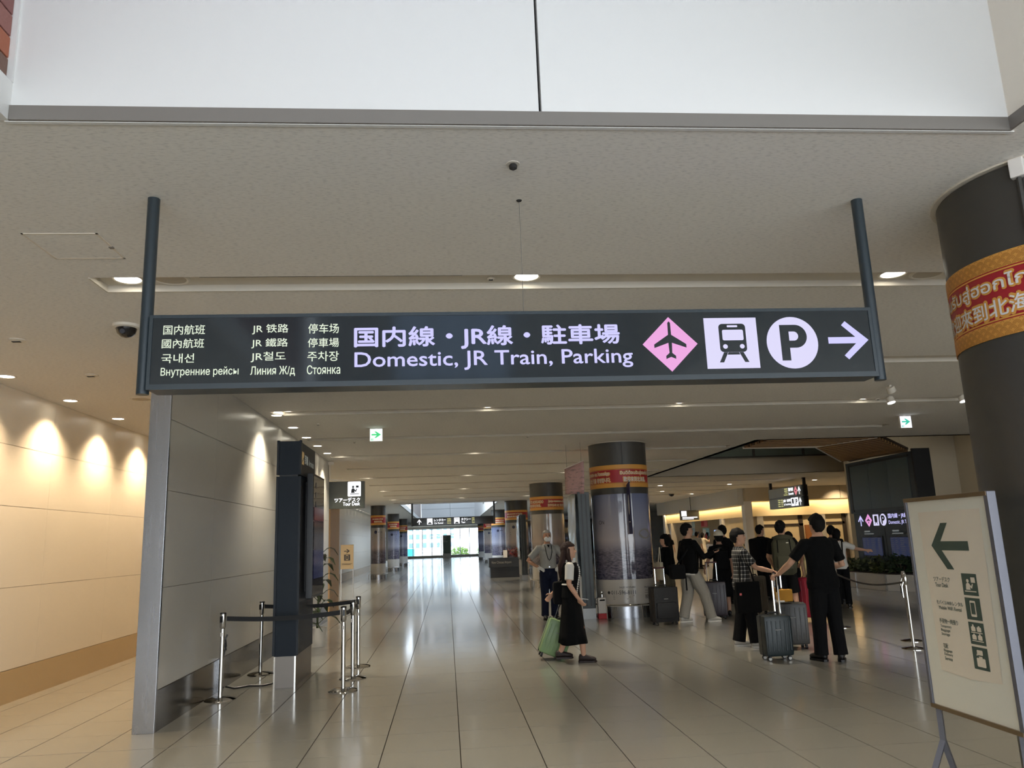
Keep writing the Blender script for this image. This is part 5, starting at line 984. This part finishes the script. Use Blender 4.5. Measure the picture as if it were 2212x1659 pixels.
def person(label, loc, rz, H, top, bottom, shoe, pose=None, hair=HAIR, hairstyle='short', skin=SKIN, sleeve='short', bottom_kind='trousers', fem=False, head_yaw=0, voxel=.0085, wide=1.0, mask=None, topm=None, face=True, tuck=False, sole=None, top_hem=.86, gloves=None, bulk=1.0):
    k = H/1.75; P = dict(lel=(-.24, -.02, 1.13), lwr=(-.25, .06, .89), rel=(.24, -.02, 1.13), rwr=(.25, .06, .89), lkn=(-.095, .02, .485), lan=(-.1, -.02, .085), rkn=(.095, .02, .485), ran=(.1, -.02, .085), lft=(-.1, 1), rft=(.1, 1), lpn=(1, 0, 0), rpn=(-1, 0, 0), curl=.6, lcurl=None, rcurl=None, lean=0, htilt=0)
    P.update(pose or {}); V = {q: Vector(v) for q, v in P.items() if isinstance(v, tuple) and len(v) == 3}
    t = thing('person', label, 'person', loc, rz); sw = .93 if fem else 1.0*bulk
    HM = Matrix.Translation((0, 0, 1.55)) @ Matrix.Rotation(head_yaw, 4, 'Z') @ Matrix.Rotation(P['htilt'], 4, 'X') @ Matrix.Translation((0, 0, -1.55)); K = Matrix.Scale(k, 4)
    shl, shr = Vector((-.172*sw, -.005, 1.405)), Vector((.172*sw, -.005, 1.405))
    b = B(); b.rings([ering(z, rx*sw, ry, yo) for z, rx, ry, yo in TORSO]); hb = B(); hb.rings([ering(*r_) for r_ in HEAD])
    hb.limb([(0, .092, 1.648), (0, .108, 1.612)], [.009, .014], 8); hb.ell((0, .088, 1.572), (.024, .012, .009), 10, 6); hb.ell((0, .075, 1.535), (.022, .02, .016), 10, 6)
    for s in (-1, 1): hb.ell((s*.076, -.004, 1.628), (.011, .022, .034), 10, 8)
    hb.xf(HM); tmp = bpy.data.meshes.new('h'); hb.bm.to_mesh(tmp); hb.bm.free(); b.bm.from_mesh(tmp); bpy.data.meshes.remove(tmp)
    for side, sh_, el, wr, hp, kn, an in ((-1, shl, V['lel'], V['lwr'], Vector((-.088, -.005, .89)), V['lkn'], V['lan']), (1, shr, V['rel'], V['rwr'], Vector((.088, -.005, .89)), V['rkn'], V['ran'])):
        inn = sh_*.6+Vector((0, 0, 1.39))*.4
        b.limb([inn, sh_, sh_.lerp(el, .5), el, el.lerp(wr, .35), wr], [.06, .056, .048, .039, .04, .027], 12)
        b.limb([hp, hp.lerp(kn, .5), kn, kn.lerp(an, .35), an], [.088, .078, .057, .055, .036], 12)
    gb = B() if gloves else b
    for side, el, wr, pn, cu_ in ((-1, V['lel'], V['lwr'], V['lpn'], P['lcurl']), (1, V['rel'], V['rwr'], V['rpn'], P['rcurl'])):
        hd = Vector(P.get('lhd' if side < 0 else 'rhd', tuple(wr-el))); hand(gb, wr, hd, pn, -side, P['curl'] if cu_ is None else cu_)
    b.xf(K); body = link('body', remesh(b, voxel, 3), skin, t)
    if gloves: gb.xf(K); link('gloves', remesh(gb, voxel*.9, 2), gloves, t)
    # shirt
    f = B(); g = .012
    f.rings([ering(z, (rx+g+(.012 if z < 1.2 else 0))*sw, ry+g+(.008 if z < 1.2 else 0), yo) for z, rx, ry, yo in ([(top_hem, .160, .112, -.008)] + [q for q in TORSO if top_hem+.02 < q[0] < 1.475] + [(1.487, .072, .064, -.012)])])
    for side, sh_, el, wr in ((-1, shl, V['lel'], V['lwr']), (1, shr, V['rel'], V['rwr'])):
        inn = sh_*.55+Vector((0, 0, 1.395))*.45
        if sleeve == 'long': f.limb([inn, sh_, sh_.lerp(el, .5), el, el.lerp(wr, .5), el.lerp(wr, .93)], [.07, .071, .062, .056, .05, .042], 14)
        elif sleeve == 'short': f.tube([inn, inn.lerp(sh_, .5), sh_, sh_.lerp(el, .4), sh_.lerp(el, .78)], [.03, .066, .072, .068, .068], 14)
    f.xf(K); link('shirt', remesh(f, voxel, 3), top, t)
    # lower garment
    f = B()
    if bottom_kind == 'skirt':
        rr = []
        for z, r0 in ((1.05, .15), (.95, .178), (.85, .185), (.6, .22), (.4, .25), (P.get('hem', .22), .275)):
            rr.append([Vector((r0*(1+.035*math.sin(9*a)*(1.05-z))*math.cos(a), (r0*.8)*(1+.05*math.sin(7*a+1)*(1.05-z))*math.sin(a), z+.01*math.sin(3*a)*(z < .5))) for a in [2*PI*q/72 for q in range(72)]])
        f.rings(rr); f.xf(K); me = f.mesh('skirt', smooth=True); link('skirt', me, bottom, t)
    else:
        f.rings([ering(z, (rx+.012)*sw, ry+.012, yo) for z, rx, ry, yo in TORSO if z < 1.05])
        hem = {'trousers': .96, 'shorts': .0}[bottom_kind]
        for hp, kn, an in ((Vector((-.088, -.005, .89)), V['lkn'], V['lan']), (Vector((.088, -.005, .89)), V['rkn'], V['ran'])):
            if bottom_kind == 'shorts': f.tube([hp+Vector((0, 0, .02)), hp.lerp(kn, .4), hp.lerp(kn, .92)], [.098, .100, .105], 14)
            else: f.tube([hp+Vector((0, 0, .02)), hp.lerp(kn, .5), kn, kn.lerp(an, .4), kn.lerp(an, .8), kn.lerp(an, 1.02)], [.100, .094*wide, .078*wide, .074*wide, .073*wide, .076*wide], 14)
        f.xf(K); link(bottom_kind, remesh(f, voxel, 3), bottom, t)
    # shoes
    for side, an, ft in ((-1, V['lan'], P['lft']), (1, V['ran'], P['rft'])):
        d = Vector((ft[0], ft[1], 0)).normalized(); c = Vector((an.x, an.y, an.z-.085)); lat = Vector((d.y, -d.x, 0)); s = B()
        rr = []
        for q, w_, h_ in ((-.075, .02, .05), (-.06, .036, .085), (-.01, .038, .095), (.05, .040, .075), (.11, .046, .058), (.155, .042, .046), (.185, .022, .03)):
            rr.append([c+d*q+lat*(w_*math.cos(2*PI*m_/14))+Vector((0, 0, max(.018, .03+h_*.5+(h_*.55)*math.sin(2*PI*m_/14))-.0)) for m_ in range(14)])
        s.rings(rr); s.xf(K); so = s.obj('shoe', shoe, t, smooth=True, auto=False)
        u = B(); pts = [(-.082, .0), (-.065, .036), (0, .041), (.1, .05), (.16, .045), (.195, .0), (.16, -.045), (.1, -.05), (0, -.041), (-.065, -.036)]
        u.prism([c+d*a+lat*w_+Vector((0, 0, .001)) for a, w_ in pts], (0, 0, .026)); u.xf(K); u.obj('sole', sole or shoe, so)
    # hair
    hb = B(); rr = []; nu, nv = 40, 28; rn = random.Random(len(label))
    ctr = Vector((0, -.012, 1.648)); rad = (.094, .117, .122)
    for j in range(nv+1):
        th = PI*min(max(j/nv, .01), .99); row = []
        for i in range(nu):
            ph = 2*PI*i/nu; n_ = Vector((math.sin(th)*math.cos(ph), math.sin(th)*math.sin(ph), math.cos(th))); q = 1.02+.07*noise.noise(n_*4.5+Vector((len(label), 0, 0)))+.03*noise.noise(n_*11)
            line = {'short': .30, 'fringe': .12, 'bob': .15, 'long': .34, 'thin': .48}[hairstyle]
            infront = n_.y > .10+.25*max(0, n_.z-.2)
            shortish = hairstyle in ('short', 'fringe', 'thin')
            if infront and n_.z < line: q = .78
            elif shortish and n_.y > -.22 and n_.z < -.12-.5*max(0, -n_.y): q = .74
            elif shortish and n_.z < -.86: q = .74
            elif n_.z < -.95: q = .74
            row.append(ctr+Vector((n_.x*rad[0]*q, n_.y*rad[1]*q, n_.z*rad[2]*q)))
        rr.append(row)
    hb.rings(rr)
    if hairstyle == 'bob': hb.tube([(0, -.055, 1.66), (0, -.06, 1.58), (0, -.055, 1.50)], [(.05, .085), (.055, .085), (.045, .072)], 16, up=(0, 1, 0))
    if hairstyle == 'long':
        hb.tube([(0, -.05, 1.70), (0, -.065, 1.6), (0, -.085, 1.5), (.005, -.115, 1.4), (-.005, -.13, 1.3), (.01, -.15, 1.22)], [(.05, .08), (.062, .094), (.064, .108), (.066, .112), (.05, .09), (.015, .03)], 18, up=(0, 1, 0))
        for s in (-1, 1): hb.tube([(s*.07, -.01, 1.66), (s*.088, -.01, 1.55), (s*.11, .02, 1.44), (s*.10, .07, 1.33)], [.03, .034, .03, .01], 10)
    hb.xf(HM).xf(K); link('hair', hb.mesh('hair', smooth=True), hair, t)
    if face:
        for s in (-1, 1):
            eb = B(); eb.ell((s*.031, .086, 1.642), (.013, .008, .006), 8, 6); eb.limb([(s*.018, .092, 1.663), (s*.046, .084, 1.664)], [.004, .0035], 6)
            eb.xf(HM).xf(K); eb.obj('eye_and_brow', HAIR, t, smooth=True)
        mb = B(); mb.ell((0, .0975, 1.571), (.021, .005, .006), 10, 6); mb.xf(HM).xf(K); mb.obj('lips', mat('lips', S(150, 86, 80), .5), t, smooth=True)
    if mask:
        mb = B(); mb.ell((0, .052, 1.583), (.072, .068, .062), 18, 12); mb.xf(HM).xf(K); mb.obj('face_mask', mask, t, smooth=True)
    return t, K, HM
m_blk = mat('black_cloth', S(13, 13, 14), .9, spec=.15); m_blk2 = mat('near_black_cotton', S(17, 17, 19), .9, spec=.15); m_navy = mat('dark_navy_cloth', S(22, 27, 46), .9, spec=.2); m_grey = mat('grey_sweat_cloth', S(146, 142, 134), .9); m_whitec = mat('white_cotton', S(220, 216, 208), .8); m_shirtg = mat('grey_uniform_cloth', S(150, 148, 142), .8); m_khaki = mat('khaki_cloth', S(92, 84, 66), .9); m_wshoe = mat('white_sneaker', S(206, 200, 190), .6); m_bshoe = mat('black_shoe', S(22, 20, 20), .5); m_olive = mat('olive_pack_cloth', S(58, 58, 42), .8); m_choc = mat('brown_sandal', S(46, 34, 32), .6); m_mask = mat('white_mask', S(232, 230, 224), .8); m_creamc = mat('cream_cloth', S(222, 212, 190), .85)
def plaid():
    mm = mat('black_white_plaid', S(24, 24, 26), .85); nt = mm.node_tree; N = nt.nodes.new; L = nt.links.new; tc = N('ShaderNodeTexCoord'); sp = N('ShaderNodeSeparateXYZ'); L(tc.outputs['Object'], sp.inputs[0]); add = N('ShaderNodeMath'); add.operation = 'ADD'
    xy = N('ShaderNodeMath'); xy.operation = 'ADD'; L(sp.outputs[0], xy.inputs[0]); L(sp.outputs[1], xy.inputs[1]); outs = []
    for src in (xy.outputs[0], sp.outputs[2]):
        md = N('ShaderNodeMath'); md.operation = 'PINGPONG'; md.inputs[1].default_value = .0275; L(src, md.inputs[0]); lt = N('ShaderNodeMath'); lt.operation = 'LESS_THAN'; lt.inputs[1].default_value = .006; L(md.outputs[0], lt.inputs[0]); outs.append(lt.outputs[0])
    L(outs[0], add.inputs[0]); L(outs[1], add.inputs[1]); rp = N('ShaderNodeValToRGB'); e = rp.color_ramp.elements; e[0].color = (*S(22, 22, 24), 1); e[1].color = (*S(224, 222, 216), 1); q = e.new(.5); q.color = (*S(112, 110, 108), 1)
    ml = N('ShaderNodeMath'); ml.operation = 'MULTIPLY'; ml.inputs[1].default_value = .5; L(add.outputs[0], ml.inputs[0]); L(ml.outputs[0], rp.inputs[0]); L(rp.outputs[0], nt.nodes['Principled BSDF'].inputs['Base Color']); return mm
EASE = -PI/2
# woman in black dress walking right
t, K, HM = person('woman with long dark hair in a black pinafore dress walking right', (1.62, 10.47, 0), EASE-.12, 1.52, m_whitec, m_blk, m_choc, hair=HAIRB, hairstyle='long', fem=True, voxel=.007, bottom_kind='skirt', head_yaw=-.1, top_hem=1.12,
    pose=dict(rel=(.22, -.03, 1.14), rwr=(.235, .10, .93), rhd=(0, .55, -.75), rpn=(-.6, .2, .6), lel=(-.23, -.12, 1.15), lwr=(-.22, -.28, .98), lan=(-.08, -.2, .12), lkn=(-.09, -.06, .50), ran=(.09, .14, .085), rkn=(.09, .12, .49), hem=.27))
f = B(); f.rings([ering(z, (rx+.036)*.93, ry+.036, yo) for z, rx, ry, yo in [(.93, .16, .115, -.008)]+[q for q in TORSO if 1.0 < q[0] < 1.4]+[(1.42, .125, .088, -.004), (1.45, .105, .08, -.006)]]); f.xf(K); link('pinafore_bodice', remesh(f, .008, 3), m_blk, t)
f = B(); f.tube([(.075*math.cos(a), -.01+.075*math.sin(a), 1.478-.012*math.sin(a)) for a in [2*PI*q/20 for q in range(21)]], [(.012, .02)]*21, 6); f.xf(K); f.obj('white_collar', m_whitec, t, smooth=True)
f = B()
def torso_at(z):
    for p, q in zip(TORSO, TORSO[1:]):
        if p[0] <= z <= q[0]: s = (z-p[0])/(q[0]-p[0]); return [p[k]+(q[k]-p[k])*s for k in (1, 2, 3)]
for q in range(14):
    z = 1.41-.031*q; rx, ry, yo = torso_at(z); th = math.radians(72-2.6*q); f.ell(((rx+.040)*.93*math.cos(th), yo+(ry+.040)*math.sin(th), z), (.014, .014, .013+.004*(q % 2)), 8, 6)
f.xf(K); f.obj('white_lace_trim', m_whitec, t, smooth=True)
ph = thing('smartphone', 'pale smartphone held low in the hand of the woman in black', 'phone', (1.62, 10.47, 0), EASE-.12); B().box((-.035, -.075, -.004), (.035, .075, .004)).xf(Matrix.Translation((.195*.87, .165*.87, .80)) @ Matrix.Rotation(-.15, 4, 'X')).obj('case', mat('phone_case', S(190, 188, 186), .3), ph, bevel=.003)
bg_ = thing('shoulder_bag', 'black shoulder bag worn behind the woman in the black dress', 'bag', (1.5, 10.55, .72)); B().box((-.11, -.07, 0), (.1, .07, .3)).obj('body', m_blk2, bg_, bevel=.045, smooth=True); B().tube([(0, .05, .3), (.08, .1, .48), (.16, .02, .56)], .012, 6).obj('strap', m_blk2, bg_, smooth=True)
# guard
t, K, HM = person('masked guard in a grey short-sleeved shirt standing with hands on hips', (2.03, 15.95, 0), PI+.1, 1.75, m_shirtg, m_navy, m_bshoe, hair=HAIRG, hairstyle='thin', skin=SKIN2, mask=m_mask, gloves=m_whitec, top_hem=1.0, wide=1.02, bulk=1.03,
    pose=dict(rel=(.40, -.08, 1.16), rwr=(.235, .10, 1.04), rhd=(-.6, .35, -.35), rpn=(0, -.6, -.4), lel=(-.40, -.08, 1.16), lwr=(-.235, .10, 1.04), lhd=(.6, .35, -.35), lpn=(0, -.6, -.4), curl=.35))
f = B(); f.tube([(.155*math.cos(a), -.006+.117*math.sin(a), 1.03) for a in [2*PI*q/32 for q in range(33)]], [(.02, .008)]*33, 6); f.xf(K); f.obj('belt', m_blk, t); f = B(); f.box((-.012, .118, 1.02), (.012, .126, 1.045)); f.xf(K); f.obj('belt_buckle', m_steel, t)
f = B(); f.tube([(-.07, .03, 1.475), (-.066, .105, 1.42), (-.06, .142, 1.32), (-.03, .146, 1.2), (0, .146, 1.16), (.03, .146, 1.2), (.06, .142, 1.32), (.066, .105, 1.42), (.07, .03, 1.475)], .006, 6); f.xf(K); f.obj('lanyard', m_blk, t, smooth=True); f = B(); f.prism([(-.03, .082, 1.468), (.03, .082, 1.468), (0, .122, 1.41)], (0, .006, 0)); f.xf(K); f.obj('collar_opening', m_blk, t)
for s in (-1, 1): f = B(); f.box((s*.09-.04, .108, 1.25), (s*.09+.04, .132, 1.34)); f.xf(K); f.obj('chest_pocket', m_shirtg, t, bevel=.004)
# man in black sweater
t, K, HM = person('man in a black sweater and loose grey trousers reaching out with his phone', (4.45, 14.3, 0), EASE+.25, 1.76, m_blk, m_grey, m_wshoe, hairstyle='short', sleeve='long', wide=1.32, bulk=1.1, head_yaw=-.15, sole=m_whitec,
    pose=dict(rel=(.24, .16, 1.15), rwr=(.15, .42, 1.22), rhd=(-.1, .9, .12), rpn=(-.2, 0, 1), lel=(-.24, -.05, 1.14), lwr=(-.26, .04, .9), rkn=(.11, .20, .49), ran=(.11, .30, .085), lkn=(-.1, -.02, .49), lan=(-.11, -.14, .085)))
ph = thing('smartphone', 'dark smartphone held out by the man in grey trousers', 'phone', (4.45, 14.3, 0), EASE+.25); B().box((-.036, -.075, -.004), (.036, .075, .004)).xf(Matrix.Translation((.13, .545, 1.29)) @ Matrix.Rotation(.2, 4, 'X')).obj('body', m_black, ph, bevel=.003)
f = B(); f.rings([ering(z, .168+.02, .12+.02, -.01) for z in (.84, .87)]); f.xf(K); f.obj('white_shirt_hem', m_whitec, t, smooth=True, auto=False)
bg_ = thing('shoulder_bag', 'black sling bag low on the back of the man in grey trousers', 'bag', (4.18, 14.2, .78)); B().box((-.15, -.12, 0), (.13, .1, .26)).obj('body', m_blk2, bg_, bevel=.05, smooth=True); B().tube([(0, 0, .25), (.15, -.05, .45), (.3, 0, .64)], .016, 6).obj('strap', m_blk2, bg_, smooth=True); B().box((.1, -.13, -.2), (.125, -.12, .05)).obj('hanging_strap', m_blk2, bg_)
# plaid youth
t, K, HM = person('youth in a black and white plaid shirt holding a suitcase handle', (4.16, 10.98, 0), EASE-.1, 1.62, plaid(), m_blk2, m_wshoe, hairstyle='fringe', wide=1.3, voxel=.007, sole=m_whitec, head_yaw=-.25, top_hem=.84, bulk=1.05,
    pose=dict(rel=(.22, .16, 1.17), rwr=(.14, .44, 1.10), rhd=(-.1, .95, -.2), rpn=(-.1, -.2, -1), rcurl=1.1, lel=(-.23, .02, 1.14), lwr=(-.22, .12, .92), rkn=(.1, .06, .49), ran=(.11, .1, .085), lkn=(-.1, -.02, .49), lan=(-.11, -.10, .085)))
bg_ = thing('tote_bag', 'flat black tote bag with small pink tag hanging at the plaid youth', 'bag', (4.13, 10.72, .48)); B().box((-.17, -.02, 0), (.17, .05, .42)).obj('body', m_blk, bg_, bevel=.015); B().tube([(-.1, .01, .42), (-.07, .06, .62), (.0, .1, .86), (.07, .06, .62), (.1, .01, .42)], .01, 6).obj('strap', m_blk, bg_, smooth=True); B().box((-.13, -.024, .24), (-.1, -.02, .27)).obj('tag', mat('pink_tag', S(220, 110, 110), .6), bg_)
# man in black tee, back to the camera
t, K, HM = person('man in black T-shirt and trousers seen from behind', (4.62, 9.5, 0), .12, 1.75, m_blk, m_blk2, m_bshoe, hairstyle='short', voxel=.007, wide=1.12, bulk=1.12, face=True, head_yaw=.0,
    pose=dict(lel=(-.36, .10, 1.17), lwr=(-.42, .29, 1.035), lhd=(-.25, .8, -.2), lpn=(.1, -.2, -1), lcurl=1.15, rel=(.30, .0, 1.13), rwr=(.20, .22, 1.10), rhd=(-.3, .8, .2), rpn=(-1, 0, 0), lan=(-.09, .05, .085), ran=(.10, -.06, .085), rkn=(.1, -.02, .48), rft=(.55, .75), lft=(-.2, 1)))
# man with olive backpack
t, K, HM = person('man with a huge olive backpack in black T-shirt and shorts', (5.95, 13.6, 0), -.35, 1.74, m_blk, m_blk2, m_wshoe, hairstyle='short', bottom_kind='shorts', head_yaw=-.5, sole=m_whitec,
    pose=dict(rel=(.33, .05, 1.15), rwr=(.30, .24, 1.02), lel=(-.26, .05, 1.13), lwr=(-.2, .25, 1.0), ran=(.14, .05, .085), rkn=(.13, .06, .48)))
bp = thing('backpack', 'huge olive backpack on the man in shorts', 'backpack', (5.95, 13.6, 0), -.35)
f = B(); f.rings([[Vector((w_*(abs(math.cos(a))**.6)*math.copysign(1, math.cos(a)), -.24-yo+d_*(abs(math.sin(a))**.6)*math.copysign(1, math.sin(a)), z)) for a in [2*PI*q/24 for q in range(24)]] for z, w_, d_, yo in ((.82, .12, .07, 0), (.86, .18, .11, 0), (1.0, .2, .13, .01), (1.2, .205, .135, .01), (1.36, .2, .13, .0), (1.42, .17, .11, 0), (1.46, .1, .06, 0))]); f.obj('main_sack', m_olive, bp, smooth=True)
B().box((-.13, -.41, .92), (.13, -.35, 1.15)).obj('front_pocket', m_olive, bp, bevel=.03, smooth=True); B().ell((0, -.24, 1.45), (.17, .12, .06)).obj('top_lid', m_olive, bp, smooth=True)
for s in (-1, 1): B().tube([(s*.12, -.13, 1.4), (s*.14, .05, 1.47), (s*.15, .14, 1.3), (s*.15, .06, 1.05), (s*.13, -.13, .95)], [(.008, .028)]*5, 6).obj('shoulder_strap', m_olive, bp, smooth=True); B().tube([(s*.1, -.36, 1.42), (s*.11, -.385, 1.2)], .008, 5).obj('buckle_strap', m_blk, bp)
B().box((.04, -.37, 1.36), (.08, -.355, 1.375)).obj('logo_patch', m_whitec, bp)
# woman with tote by the column
t, K, HM = person('woman with a black bob and tote bag waiting right of the poster column', (4.35, 15.5, 0), .75, 1.58, m_blk, m_khaki, m_bshoe, hairstyle='bob', sleeve='long', fem=True, wide=1.4, head_yaw=.35)
bg_ = thing('tote_bag', 'pale canvas tote bag at the side of the woman by the column', 'bag', (4.13, 15.25, .72)); B().box((-.02, -.14, 0), (.05, .14, .34)).obj('body', m_creamc, bg_, bevel=.012); B().tube([(.015, -.08, .34), (.03, -.03, .62), (.04, .03, .62), (.015, .08, .34)], .01, 6).obj('strap', m_creamc, bg_, smooth=True)
# person in white cap
t, K, HM = person('person in a white cap and black clothes gripping a suitcase handle', (5.32, 15.1, 0), -.15, 1.6, m_blk, m_blk2, m_bshoe, hairstyle='short', bottom_kind='skirt', fem=True, pose=dict(lel=(-.24, .1, 1.15), lwr=(-.3, .2, .98), hem=.42, curl=.9))
f = B(); rr = [[Vector((.112*math.sin(th)*math.cos(a), -.012+.136*math.sin(th)*math.sin(a), 1.665+.128*math.cos(th))) for a in [2*PI*q/24 for q in range(24)]] for th in (.02, .4, .8, 1.2, 1.55)]; f.rings(rr); f.xf(HM).xf(K); f.obj('cap_crown', m_creamc, t, smooth=True, auto=False); f = B(); f.prism([(-.07, .09, 1.672), (-.06, .17, 1.665), (0, .19, 1.662), (.06, .17, 1.665), (.07, .09, 1.672)], (0, 0, .008)); f.xf(HM).xf(K); f.obj('cap_brim', m_creamc, t)
f = B(); f.box((-.13, -.25, .98), (.13, -.12, 1.36)); f.xf(K); bg_ = thing('backpack', 'small black backpack on the person in the white cap', 'backpack', (5.32, 15.1, 0), -.15); f.obj('sack', m_blk2, bg_, bevel=.04, smooth=True); B().tube([(-.09, -.12, 1.22), (-.09, .1, 1.25), (-.09, .12, 1.0)], .015, 6).obj('strap', m_blk2, bg_)
# background figures
BGP = [('tall dark-haired person half hidden behind the white cap', (6.3, 17.6), .2, 1.74, m_blk2, m_blk2, 'short', False, {}),
       ('man with a black backpack looking right behind the olive backpack', (7.45, 18.2), -.9, 1.72, m_blk, m_blk2, 'short', False, {}),
       ('person in black just right of the man with the olive backpack', (6.75, 15.1), -.2, 1.54, m_blk, m_blk2, 'bob', True, {}),
       ('dark-haired person at the far right queue behind the man in black', (8.45, 16.7), -.4, 1.64, m_blk2, m_blk2, 'short', False, {}),
       ('person in white T-shirt with black straps pointing right', (8.0, 15.6), -.5, 1.56, m_whitec, m_blk2, 'bob', True, dict(rel=(.38, .12, 1.3), rwr=(.58, .22, 1.26), rhd=(.8, .3, -.1), curl=.2)),
       ('person in cream clothes ordering at the shop counter', (12.6, 38.0), -1.1, 1.62, m_creamc, m_creamc, 'bob', True, dict(rel=(.22, .2, 1.25), rwr=(.1, .36, 1.35))),
       ('brown-haired woman in dark clothes waiting at the shop', (11.2, 39.0), -.8, 1.6, m_blk2, m_blk2, 'long', True, {}),
       ('person in grey top standing at the shop counter', (11.5, 35.5), -.9, 1.66, m_shirtg, m_blk2, 'short', False, {})]
for lab, (x, y), rz, h, tp, bt_, hs, fm, ps in BGP:
    person(lab, (x, y, 0), rz, h, tp, bt_, m_bshoe, hairstyle=hs, fem=fm, pose=ps, voxel=.012, hair=HAIRB if 'brown' in lab else HAIR, head_yaw=-.3 if 'right' in lab else 0)
bp = thing('backpack', 'black backpack on the man looking right behind the olive backpack', 'backpack', (7.45, 18.2, 0), -.9); B().box((-.16, -.34, .92), (.16, -.12, 1.42)).obj('sack', m_blk, bp, bevel=.06, smooth=True); B().tube([(.1, -.12, 1.35), (.12, .1, 1.4), (.12, .1, 1.1)], .02, 6).obj('strap', m_blk, bp)
st = thing('overall_straps', 'black overall straps on the person in the white T-shirt', 'straps', (8.0, 15.6, 0), -.5)
for s in (-1, 1): B().tube([(s*.07, -.135, .95), (s*.08, -.135, 1.15), (s*.085, -.11, 1.28), (s*.08, .0, 1.325), (s*.07, .12, 1.2)], .014, 6).obj('strap', m_blk, st)
# soft things hanging near the red suitcase
b_ = thing('plush_charm', 'cream and brown plush bag hanging beside the olive backpack', 'bag', (6.25, 13.3, .78)); B().ell((0, 0, .2), (.085, .07, .2)).obj('body', mat('cream_plush', S(206, 186, 140), .95, speck=(9, .6, (1, 1, 1))), b_, smooth=True); B().ell((.02, -.03, .4), (.06, .06, .07)).obj('head', MC['cream_plush'], b_, smooth=True); B().tube([(0, 0, .45), (-.05, .02, .62)], .006, 5).obj('cord', m_blk, b_)
b_ = thing('paper_bag', 'orange yellow bag sitting on top of the grey suitcase', 'bag', (4.60, 10.6, .625)); B().box((-.09, -.05, 0), (.09, .05, .16)).obj('body', mat('orange_bag', S(196, 138, 40), .7), b_, bevel=.012); B().box((-.14, -.09, -.0), (-.05, -.05, .02)).obj('folded_ticket', m_ltxt, b_)

bpy.data.scenes.remove(TMP)
